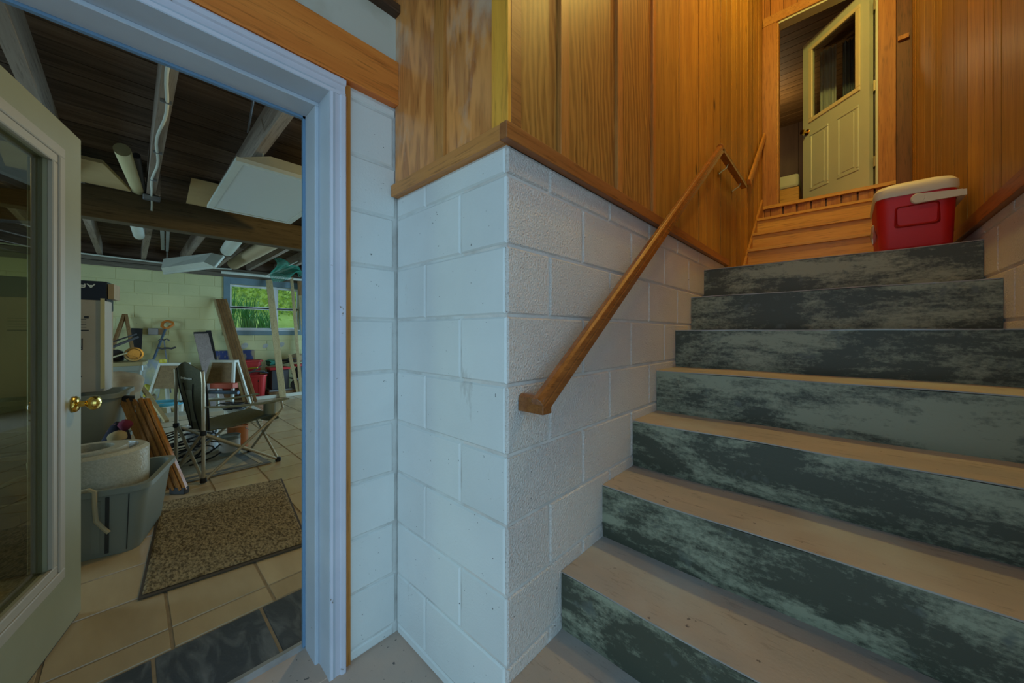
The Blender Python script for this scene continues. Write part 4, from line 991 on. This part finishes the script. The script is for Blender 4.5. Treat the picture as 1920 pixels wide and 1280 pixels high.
# orange slatted folded stand leaning on the tote stack
M['slat'] = wood('orange_slat', (0.52, 0.23, 0.055), (0.40, 0.15, 0.03), 'z', 1.2, .38, .18, coat=.2)
sl = thing('folded_slat_stand', (-3.70, .22, 0), 'folded orange wooden slat stand leaning beside the grey tote', 'folded stand')
sa, sb = Vector((-3.70, .23, .03)), Vector((-4.03, .03, .70))
sd = Vector((.735, .68, 0)).normalized()
for i in range(7):
    w = .018 if i else .05
    o = sd * (-.075 + .026 * i + (0.012 if i else -.008)) + Vector((.006, -.008, 0)) * (i % 2)
    obj('slat', MB().bar(sa + o, sb + o, w, .035, up=(.6, -.6, .5)), 'slat', sl, bevel=.0015)
obj('end_bracket', MB().bar(sb - sd * .11 + Vector((0, 0, .0)), sb + sd * .03, .04, .045), 'dark_metal', sl, bevel=.004)
obj('end_bracket', MB().bar(sa - sd * .02 - Vector((0, 0, .005)), sa + sd * .10 - Vector((0, 0, .005)), .045, .05), 'dark_metal', sl, bevel=.006)
obj('strap', MB().bar(sb + sd * .02 + Vector((.02, 0, -.10)), sb + sd * .02 + Vector((.02, 0, .05)), .03, .006), 'fixture', sl)

# clear bin with a lid, things lying on it
plain('clear_plastic', (0.42, 0.47, 0.40), rough=.2, trans=.35, spec=.5)
plain('lid_tan', (0.36, 0.31, 0.15), rough=.5)
cu = Vector((.995, -.1, 0)); cv = Vector((.1, .995, 0)); CC = Vector((-5.97, -.06, 0))
bt = thing('under_bin', CC, 'brown box underneath the clear bin', 'box')
mb, _, _ = boxu(CC, cu, .20, .19, 0.0, .44); obj('carton', mb, 'cardboard', bt, bevel=.004)
cb_ = thing('clear_bin', CC + Vector((0, 0, .441)), 'cloudy clear plastic bin with tan lid and stuffing inside', 'tote')
def crr(k, z, g=0): return [CC + cu * p[0] + cv * p[1] + Vector((0, 0, z)) for p in rrect(0, 0, .20 * k + g, .185 * k + g, .04, 0)]
obj('tub', loft([crr(.85, .441), crr(.96, .79), crr(.96, .79, .012), crr(.96, .845, .012), crr(.96, .845, -.004), crr(.85, .45, -.004)]), 'clear_plastic', cb_, smooth=True)
obj('lid', loft([crr(1, .846, .01), crr(1, .885, .015), crr(.98, .89)]), 'lid_tan', cb_, smooth=True)
plain('stuffing', (0.44, 0.34, 0.20), col2=(0.30, 0.22, 0.13), scale=8, rough=.9)
tag(obj('pillow_bag', MB().blob((-5.56, -.05, .66), (.11, .15, .155), 11, .12, 3), 'stuffing', smooth=True), 'tan stuffed bag bulging in front of the clear bin', 'bag')
mb, _, _ = boxu((-5.57, -.05, 0), cu, .12, .15, 0.0, .505); tag(obj('carton', mb, 'cardboard', bevel=.004), 'brown carton under the tan stuffed bag', 'box')
fl = thing('work_light', (-5.86, -.02, .888), 'brass-rimmed round work light lying on the clear bin lid', 'lamp')
obj('head', MB().lathe([(.03, -.10), (.05, -.04), (.075, 0), (.08, .01), (.075, .03)], (-5.86, .03, .965), 20, (.75, .1, .15)), 'dark_metal', fl, smooth=True)
obj('rim', MB().lathe([(.060, .012), (.078, .022), (.078, .04), (.062, .042), (.06, .03)], (-5.86, .03, .965), 20, (.75, .1, .15)), 'dark_brass', fl, smooth=True)
tag(obj('black_tool', MB().blob((-5.92, -.14, .955), (.07, .08, .065), 13, .35), 'dark_metal', smooth=True), 'black lumpy tool lying on the clear bin lid', 'tool')
tag(obj('black_tool', MB().blob((-5.84, -.21, .935), (.06, .05, .045), 14, .35), 'dark_metal', smooth=True), 'smaller black tool at the left end of the clear bin lid', 'tool')
for k, (p, q, lab) in enumerate((((-5.1, -.33, 1.02), (-5.35, .05, 1.20), 'dark metal arm poking out above the clear bin, upper one'), ((-5.05, -.33, .95), (-5.30, .06, 1.17), 'thick dark metal arm poking out above the clear bin'), ((-4.75, -.33, .90), (-5.55, -.02, 1.0), 'thin pale stick resting above the clear bin'))):
    tag(obj('metal_arm', MB().bar(p, q, .02 if k == 1 else .012, .02 if k == 1 else .012), 'dark_metal' if k < 2 else 'lid_tan'), lab, 'tool')

# against the far wall: trestle, dark plank, electric box, shovel
M['pale_timber'] = wood('pale_timber', (0.52, 0.42, 0.22), (0.42, 0.32, 0.15), 'z', .8, .65, .1, knots=1)
M['brown_timber'] = wood('brown_timber', (0.30, 0.17, 0.065), (0.20, 0.105, 0.035), 'z', .8, .6, .1)
M['grey_plank'] = wood('pinkish_grey_plank', (0.44, 0.36, 0.32), (0.36, 0.29, 0.26), 'z', .6, .7, .05)
tr = thing('crutch_frame', (-7.9, -.15, 0), 'narrow upturned V of light timber leaning on the far wall', 'frame')
obj('leg', MB().bar((-7.75, -.36, .2), (-8.40, -.055, 1.50), .035, .045), 'brown_timber', tr)
obj('leg', MB().bar((-7.75, .13, .2), (-8.40, -.04, 1.50), .035, .045), 'brown_timber', tr)
tag(obj('dark_plank', MB().bar((-7.6, .02, 0), (-8.42, .085, 1.28), .13, .025, up=(1, 0, .6)), 'dark_metal'), 'short dark plank leaning on the far wall beside the timber V', 'plank')
eb = thing('electric_box', (WX + .03, .29, 1.18), 'grey metal electric box on the far wall behind the shovel', 'electric box')
obj('box', MB().box((WX, .21, 1.18), (WX + .05, .33, 1.29)), 'grey_metal', eb, bevel=.004)
obj('cover', MB().box((WX, .335, 1.18), (WX + .045, .42, 1.285)), 'brown_timber', eb)
plain('orange_plastic', (0.62, 0.20, 0.03), rough=.45); plain('shaft_blue', (0.10, 0.14, 0.19), rough=.4, metallic=.3)
plain('bag_film', (0.34, 0.38, 0.40), col2=(0.50, 0.48, 0.18), scale=7, lo=.45, hi=.7, stretch=(1, 1, .35), rough=.25, bs=.6, bscale=14, bdist=.03)
shv = thing('snow_shovel', (-7.9, .2, 0), 'snow shovel with orange grip leaning on the far wall, blade in a clear bag', 'shovel')
top = Vector((-8.36, .415, 1.28)); bot = Vector((-7.93, .19, .55)); sdv = (top - bot).normalized(); ss = Vector((.4, .9, 0)).normalized()
obj('shaft', MB().tube([bot, top], .017, 10), 'shaft_blue', shv, smooth=True)
loop = [top, top - ss * .06 + sdv * .05, top - ss * .065 + sdv * .13, top - ss * .02 + sdv * .165, top + ss * .06 + sdv * .13, top + ss * .08 + sdv * .085, top + ss * .04 + sdv * .03]
obj('grip', MB().tube(loop, .021, 8, closed=True), 'orange_plastic', shv, smooth=True)
obj('blade', MB().grid(lambda u, v: bot + ss * (.22 * (u - .5)) + sdv * (-.45 * v + .02) + Vector((.05, 0, 0)) * math.sin(3.1 * u), 8, 6, th=(.006, 0, 0)), 'shaft_blue', shv)
tag(obj('plastic_bag', MB().blob((-7.72, .14, .50), (.13, .20, .36), 17, .18, 3), 'bag_film', smooth=True), 'crumpled clear bag with yellow print around the shovel blade', 'bag')
hk = thing('garden_weeder', (-7.4, .44, .3), 'thin dark claw tool standing upright right of the shovel', 'tool')
obj('rod', MB().tube([(-7.5, .43, .3), (-7.6, .36, 1.10)], .009, 6), 'dark_metal', hk)
for s in (-1, 1):
    obj('claw', MB().tube([(-7.57, .39, .98), (-7.57, .39 + s * .05, .97), (-7.56, .39 + s * .10, .99)], .014, 6), 'dark_metal', hk)
    obj('claw', MB().tube([(-7.6, .36, 1.10), (-7.6, .36 + s * .03, 1.12), (-7.59, .36 + s * .06, 1.09)], .010, 6), 'dark_metal', hk)

gp = thing('grey_plank', (-7.7, .92, 0), 'wide pinkish grey plank leaning on the far wall, casting a slanted shadow', 'plank')
obj('board', MB().bar((-7.35, .98, 0), (-8.30, .86, 1.20), .19, .035, up=(1, 0, .8)), 'grey_plank', gp, bevel=.002)
obj('end_cap', MB().bar((-8.29, .86, 1.19), (-8.315, .858, 1.22), .19, .036, up=(1, 0, .8)), 'dark_metal', gp)
tag(obj('narrow_plank', MB().bar((-7.7, 1.08, 0), (-8.45, .98, 1.25), .07, .03, up=(1, 0, .8)), 'dark_metal'), 'dark slat leaning on the wall right behind the grey plank', 'plank')

# white-framed plywood sawhorses
plain('white_bar', (0.60, 0.60, 0.50), rough=.55)
M['saw_ply'] = wood('brown_sawhorse_plywood', (0.26, 0.17, 0.07), (0.19, 0.115, 0.045), 'x', .8, .6, .05)
def sawhorse(name, c, label):
    t_ = thing(name, c, label, 'sawhorse', 'white-framed plywood sawhorses')
    c = Vector(c); u = Vector((.74, .67, 0)).normalized(); n = Vector((.67, -.74, 0)).normalized(); up = Vector((0, 0, 1))
    for sg in (1, -1):
        top_l, top_r = c + u * -.17 + n * (.03 * sg) + up * .77, c + u * .17 + n * (.03 * sg) + up * .77
        bl, br = c + u * -.27 + n * (.20 * sg), c + u * .27 + n * (.20 * sg)
        obj('leg', MB().bar(bl, top_l, .035, .03, up=tuple(n)), 'white_bar', t_); obj('leg', MB().bar(br, top_r, .035, .03, up=tuple(n)), 'white_bar', t_)
        k = .42
        pl, prr = top_l * (1 - k) + bl * k, top_r * (1 - k) + br * k
        obj('side_panel', MB().prism([top_l, top_r, prr, pl], n * (-.012 * sg)), 'saw_ply', t_)
    obj('top_rail', MB().bar(c + u * -.19 + up * .775, c + u * .19 + up * .775, .09, .035), 'white_bar', t_, bevel=.002)
    obj('shelf_rail', MB().bar(c + u * -.24 + n * .15 + up * .22, c + u * .24 + n * .15 + up * .22, .05, .03), 'white_bar', t_)
    return t_
sawhorse('sawhorse', (-6.86, .43, 0), 'white-framed plywood sawhorse behind the camp chair back')
sawhorse('sawhorse', (-6.98, 1.00, 0), 'white-framed plywood sawhorse behind the chair armrest, below the window')
plain('tape_yellow', (0.60, 0.52, 0.05), rough=.5)
tag(obj('tape_measure', MB().lathe([(.035, 0), (.038, .01), (.038, .04), (.035, .05)], (-6.94, .32, .795), 16), 'tape_yellow', smooth=True), 'small yellow tape reel on the left sawhorse', 'tape measure')
tag(obj('yellow_tool_bag', MB().blob((-6.75, .10, .20), (.10, .12, .2), 21, .3), 'tape_yellow', smooth=True), 'yellow rumpled bag under the left sawhorse', 'bag')
tag(obj('yellow_bucket_lid', MB().blob((-7.3, .16, .40), (.06, .07, .09), 22, .25), 'tape_yellow', smooth=True), 'bright yellow object below the clear bag', 'toy')
tag(obj('carton', MB().box((-7.42, .06, 0), (-7.2, .26, .315)), 'cardboard', bevel=.003), 'small brown carton under the bright yellow object', 'box')
plain('tape_red', (0.50, 0.09, 0.04), rough=.5)
tag(obj('red_case', MB().bar((-6.85, .84, .43), (-6.60, 1.07, .43), .10, .075), 'tape_red', bevel=.004), 'small orange-red case on the rail of the right sawhorse', 'box')
tag(obj('blue_tube', MB().tube([(-6.86, .80, .34), (-6.55, 1.1, .33)], .028, 8), 'shaft_blue', smooth=True), 'blue and white tube lying under the right sawhorse', 'tube')

# long boards leaning against the window wall
gb = thing('grooved_boards', (-7.6, 1.47, 0), 'pair of brown grooved deck boards leaning left of the window', 'deck boards')
bA, bB = Vector((-7.60, 1.44, .01)), Vector((-8.42, 1.14, 1.83))
for i in range(5):
    o = Vector((.03, .036, 0)) * (i - 2)
    obj('rib', MB().bar(bA + o, bB + o, .036, .03 if i % 2 else .045, up=(1, -.4, .5)), 'brown_timber' if i else 'pale_timber', gb)
tb = thing('tall_stud', (-7.71, 1.96, 0), 'tall pale stud leaning across the window mullion', 'stud')
obj('stud', MB().bar((-7.70, 1.96, .005), (-8.40, 1.90, 2.26), .11, .038, up=(1, -.25, .4)), 'pale_timber', tb, bevel=.002)
tag(obj('tall_stud', MB().bar((-7.80, 2.30, .005), (-8.38, 2.29, 2.36), .055, .038, up=(1, -.25, .4)), 'pale_timber', bevel=.002), 'slim pale stud leaning across the right window pane', 'stud')
ps = thing('door_slab_edge', (-8.1, 2.52, 0), 'wide brown board standing upright at the right edge of the window', 'board')
obj('board', MB().bar((-8.10, 2.56, .0), (-8.36, 2.50, 2.0), .16, .04, up=(1, -.3, .1)), 'pale_timber', ps, bevel=.002)
obj('top_block', MB().bar((-8.36, 2.50, 2.0), (-8.38, 2.49, 2.30), .18, .06, up=(1, -.3, .1)), 'brown_timber', ps, bevel=.002)
tag(obj('short_stud', MB().bar((-7.82, 2.26, .005), (-8.06, 2.17, .78), .06, .038, up=(1, -.25, .4)), 'pale_timber', bevel=.002), 'short pale stud leaning at the right, below the window', 'stud')
tag(obj('thin_stick', MB().bar((-5.05, .26, .31), (-6.3, -.03, .83), .035, .028), 'pale_timber', bevel=.001), 'pale stick slanting down to the chair from the clear bin', 'stick')

# low white curb and wood platform in front of the clutter
tag(obj('floor_rail', MB().box((-7.80, 1.50, 0), (-7.74, 2.75, .06)), 'white_bar', bevel=.004), 'white wooden rail lying on the floor below the window', 'rail')
tag(obj('timber_platform', MB().box((-8.42, 1.78, 0), (-7.88, 2.75, .09)), 'brown_timber', bevel=.004), 'low brown timber platform under the machines', 'platform')

# red bins, tools, machines
plain('bin_red', (0.52, 0.035, 0.035), rough=.4)
rb1 = tote('red_bin', (-7.94, 1.60, .0), (.95, -.3), .105, .15, .44, 'tall red bin full of tools in front of the black machine', m='bin_red', taper=.8, lip=.012)
rb2 = tote('red_tote', (-8.245, 1.42, .195), (1, -.05), .12, .31, .50, 'large red tote behind the tall red bin', m='bin_red', taper=.82, lip=.02)
tag(obj('crate', MB().box((-8.40, 1.15, 0), (-8.10, 1.72, .19)), 'brown_timber', bevel=.003), 'low brown crate under the large red tote', 'crate')
obj('handle_slot', MB().bar((-7.838, 1.60, .33), (-7.828, 1.66, .33), .012, .03), 'black_print', rb1)
plain('tool_grey', (0.26, 0.28, 0.30), rough=.35, metallic=.5)
for k, (a, b, m_, lab) in enumerate((((-8.05, 1.45, .48), (-7.9, 1.72, .50), 'tool_grey', 'grey wrench lying across the tall red bin'), ((-8.1, 1.44, .53), (-7.95, 1.62, .57), 'tape_yellow', 'yellow handled tool on the tall red bin'), ((-8.05, 1.55, .50), (-7.92, 1.78, .46), 'shaft_blue', 'blue grip tool sticking out of the tall red bin'), ((-8.1, 1.52, .46), (-8.02, 1.70, .60), 'tool_grey', 'grey bar standing in the tall red bin'))):
    tag(obj('hand_tool', MB().tube([a, tuple((p + q_) / 2 + .01 for p, q_ in zip(a, b)), b], .016, 7, .012), m_, smooth=True), lab, 'tool')
plain('navy_box', (0.03, 0.05, 0.16), col2=(0.30, 0.24, 0.15), scale=7, lo=.5, hi=.55, stretch=(.3, 1, .3), rough=.6)
tag(obj('striped_carton', MB().box((-8.485, 1.05, 0), (-8.412, 1.66, .88)), 'navy_box', bevel=.003), 'navy and tan striped carton against the wall below the window', 'box')
mc = thing('black_machine', (-8.1, 2.0, .09), 'black boxy machine on the timber platform under the window', 'machine')
obj('body', MB().box((-8.30, 1.84, .12), (-7.98, 2.14, .50)), 'dark_metal', mc, bevel=.015)
obj('base', MB().box((-8.34, 1.80, .09), (-7.95, 2.18, .125)), 'grey_metal', mc, bevel=.004)
obj('top_tray', MB().box((-8.32, 1.82, .50), (-7.97, 2.16, .545)), 'bin_red', mc, bevel=.004)
mw = thing('mower', (-8.05, 2.38, .09), 'black wheeled motor machine at the right of the platform', 'machine')
obj('engine', MB().blob((-8.12, 2.36, .40), (.13, .13, .15), 31, .25), 'dark_metal', mw, smooth=True)
for yy in (2.26, 2.48): obj('wheel', MB().lathe([(.02, -.02), (.09, -.02), (.10, 0), (.09, .02), (.02, .02)], (-7.97, yy, .19), 20, (.9, -.4, 0)), 'dark_metal', mw, smooth=True)
obj('deck', MB().box((-8.28, 2.22, .28), (-7.95, 2.52, .31)), 'grey_metal', mw, bevel=.004)
obj('shroud', MB().box((-8.25, 2.25, .54), (-8.0, 2.48, .58)), 'bin_red', mw, bevel=.008)
def coil(name, c, r, turns, m, label, cat='cord', wob=.25, th=.008, seed=0, flat=.25, tilt=(0, 0)):
    rn = random.Random(seed); pts = []
    ph = [rn.uniform(0, 6.28) for _ in range(6)]
    N = turns * 18
    for i in range(N):
        t = i / 18 * 2 * math.pi
        rr_ = r * (1 + wob * math.sin(t * .37 + ph[0]) * math.sin(t * .21 + ph[1]))
        pts.append((c[0] + rr_ * math.cos(t) + .2 * r * math.sin(t * .13 + ph[2]) + tilt[0] * rr_ * math.sin(t), c[1] + rr_ * math.sin(t) + .2 * r * math.cos(t * .17 + ph[3]), c[2] + th + flat * r * (1 + math.sin(t * .31 + ph[4]) * .9 + .35 * math.sin(t + ph[5])) + tilt[1] * rr_ * (1 + math.cos(t))))
    return tag(obj(name, MB().tube(pts, th, 5), m, smooth=True), label, cat)
plain('cord_black', (0.018, 0.018, 0.02), rough=.5); plain('cord_cyan', (0.10, 0.42, 0.55), rough=.45)
coil('power_cord', (-8.22, 2.22, .60), .13, 6, 'cord_black', 'black cord coil heaped above the black machine', seed=3, flat=.35)
tag(obj('canvas_sack', MB().blob((-8.25, 2.38, .70), (.09, .13, .10), 33, .15), 'cardboard', smooth=True), 'brown canvas sack under the black cord coil by the window', 'bag')
tag(obj('green_sander', MB().blob((-8.25, 1.92, .63), (.07, .10, .06), 34, .35), 'net_green', smooth=True), 'green power tool lying on the black machine', 'tool')
coil('extension_cord', (-4.55, .33, .012), .21, 11, 'cord_black', 'tangled black cable heap under the camp chair', seed=5, flat=.55, wob=.4, th=.007)
coil('garden_hose', (-6.3, .24, .30), .20, 5, 'cord_cyan', 'cyan hose coil lying on the lumber stack', seed=8, flat=.06, th=.011)
coil('wire_coil', (-6.15, .98, .16), .14, 6, 'cord_black', 'small black wire coil behind the chair seat', seed=9, flat=.3, th=.006)

ls = thing('lumber_stack', (-5.9, .45, 0), 'low stack of grey-white planks on the floor behind the chair', 'lumber')
for k in range(5):
    obj('plank', MB().bar((-5.62 - .02 * (k % 2), .16 + .02 * k, .028 + .056 * k), (-5.50 - .03 * k, .98 - .05 * k, .028 + .056 * k), .42 - .03 * k, .052), 'white_bar' if k % 2 else 'fixture', ls, bevel=.002)
ws2 = obj('workboard', MB().box((-6.55, .16, .0), (-5.86, 1.25, .145)), 'white_bar', bevel=.004); tag(ws2, 'low whitish board pile behind the lumber stack', 'lumber')
plain('paint_white', (0.56, 0.56, 0.52), rough=.4); plain('paint_orange', (0.42, 0.14, 0.04), rough=.45)
def can(name, c, r, h, m, label, lidm='grey_metal', band=None):
    t_ = thing(name, c, label, 'bucket' if r > .1 else 'can')
    obj('can_body', MB().lathe([(r * .96, 0), (r, .006), (r, h - .01), (r * 1.03, h - .006), (r * 1.03, h), (r * .94, h), (r * .94, h - .01), (0, h - .01)], c, 24), m, t_, smooth=True)
    obj('handle', MB().tube([Vector(c) + Vector((r * math.cos(a) * 1.02, r * math.sin(a) * 1.02, h * .92 - abs(math.sin(a - .6)) * .05)) for a in [0.6 + 3.14 * i / 12 for i in range(13)]], .003, 5), lidm, t_)
    if band: obj('label_band', MB().lathe([(r * 1.004, h * .2), (r * 1.006, h * .21), (r * 1.006, h * .8), (r * 1.004, h * .81)], c, 24), band, t_, smooth=True)
    return t_
can('paint_bucket', (-4.90, .52, .0), .13, .26, 'paint_white', 'white plastic bucket behind the cable heap')
can('paint_can', (-4.47, .68, .008), .085, .19, 'tote_grey', 'grey paint can on the rug beside the orange can', band='white_carton')
can('paint_can', (-4.66, .775, .008), .09, .23, 'paint_orange', 'orange labelled paint can behind the grey can')

# ------------------------------------------------------------------ folding camp chair
plain('chair_fabric', (0.105, 0.105, 0.055), col2=(0.08, 0.082, 0.045), scale=80, rough=.85, bs=.2, bscale=200, bdist=.001)
plain('chair_mesh', (0.16, 0.17, 0.11), rough=.85)
plain('chair_tube', (0.40, 0.34, 0.22), rough=.35, metallic=.5)
plain('piping', (0.008, 0.008, 0.008), rough=.6)
CHC = Vector((-4.088, .618, 0)); cf = Vector((-.25, .968, 0)); cs = Vector((.968, .25, 0))
def C(a, b, z): return CHC + cs * a + cf * b + Vector((0, 0, z))
ch = thing('camp_chair', CHC, 'dark olive folding camp chair with tan tube legs on the rug', 'chair')
W_, Dd = .255, .285
def leg(name, pts, r=.013): return obj(name, MB().tube(pts, r, 10), 'chair_tube', ch, smooth=True)
fz = .02
for s in (1, -1):
    leg('back_post', [C(s * W_, -Dd, fz), C(s * W_, -Dd, .80), C(s * W_ * .98, -Dd - .006, .90)])
    leg('side_strut', [C(s * W_, -Dd, fz), C(s * (W_ + .012), Dd, .455)], .0115)
    leg('side_strut', [C(s * W_, Dd, fz), C(s * (W_ - .006), -Dd, .40)], .0115)
    leg('front_post', [C(s * W_, Dd, .45), C(s * (W_ + .015), Dd + .035, .50), C(s * (W_ + .015), Dd + .015, .585)], .009)
    f_ = obj('foot', MB().lathe([(.020, 0), (.024, .008), (.022, .032), (.012, .038)], C(s * W_, -Dd, .0085), 12), 'piping', ch, smooth=True)
    f_ = obj('foot', MB().lathe([(.020, 0), (.024, .008), (.022, .032), (.012, .038)], C(s * W_, Dd, .003), 12), 'piping', ch, smooth=True)
    obj('collar', MB().lathe([(.016, 0), (.022, .006), (.022, .034), (.016, .04)], C(s * W_, -Dd, .385), 12), 'piping', ch, smooth=True)
    # armrest strap with a stiffened front
    obj('armrest', MB().grid(lambda u, v: C(s * (W_ + .010) + (v - .5) * .065, -Dd + .02 + (2 * Dd + .06) * u, .615 - .03 * u - .02 * math.sin(3.14 * u)), 14, 2, th=(0, 0, -.010)), 'chair_mesh', ch, smooth=True)
leg('front_strut', [C(W_, Dd, fz), C(-W_, Dd + .005, .45)], .0115); leg('front_strut', [C(-W_, Dd, fz), C(W_, Dd - .012, .45)], .0115)
leg('back_strut', [C(W_, -Dd, fz), C(-W_, -Dd + .01, .40)], .0115); leg('back_strut', [C(-W_, -Dd, fz), C(W_, -Dd - .012, .40)], .0115)
def backf(u, v):      # u across, v from bottom to top
    w = (.17 + .085 * min(1, v * 1.6)) if v < .75 else .255 - .02 * (v - .75) * 4
    a = (u - .5) * 2 * w
    b = -.215 - .075 * v + .045 * math.sin(3.14 * u) * (-.6)
    z = .395 + .545 * v + (.03 * math.sin(3.14 * u) if v > .8 else 0) * (v - .8) * 5 - .04 * abs(u - .5) * 2 * (1 if v > .95 else 0)
    return C(a, b, z)
bk = obj('backrest', MB().grid(backf, 14, 16, th=tuple(cf * .008)), 'chair_fabric', ch, smooth=True)
for s in (.0, 1.0): obj('piping', MB().tube([backf(s, j / 16) for j in range(17)], .007, 6), 'piping', bk, smooth=True)
for uu in (.3, .7): obj('seam', MB().tube([backf(uu + (.1 if uu < .5 else -.1) * math.sin(3 * j / 12), j / 12 * .72) - cf * .004 for j in range(13)], .004, 5), 'piping', bk)
obj('mesh_insert', MB().grid(lambda u, v: backf(.38 + .24 * u, .12 + .5 * v) - cf * .004, 6, 8), 'chair_mesh', bk)
for k in range(8): obj('lettering', MB().bar(backf(.26 + .055 * k, .80) - cf * .004, backf(.30 + .055 * k, .80) - cf * .004, .003, .012 if k % 3 else .018, up=(0, 0, 1)), 'white_print', bk)
obj('seat', MB().grid(lambda u, v: C((u - .5) * 2 * (.245 if v > .15 else .20), -.22 + .50 * v, .405 + .045 * v - .055 * math.sin(3.14 * u) * math.sin(3.14 * min(1, v * 1.05))), 12, 12, th=(0, 0, -.008)), 'chair_fabric', ch, smooth=True)
obj('seat_front_band', MB().grid(lambda u, v: C((u - .5) * 2 * .255, .27 + .02 * v, .455 - .05 * math.sin(3.14 * u) - .05 * v), 12, 2, th=tuple(cf * .006)), 'chair_mesh', ch, smooth=True)
obj('cup_holder', MB().lathe([(.045, 0), (.048, .01), (.048, .10), (.044, .10), (.044, .012)], C(W_ + .02, .20, .47), 14), 'chair_mesh', ch, smooth=True)
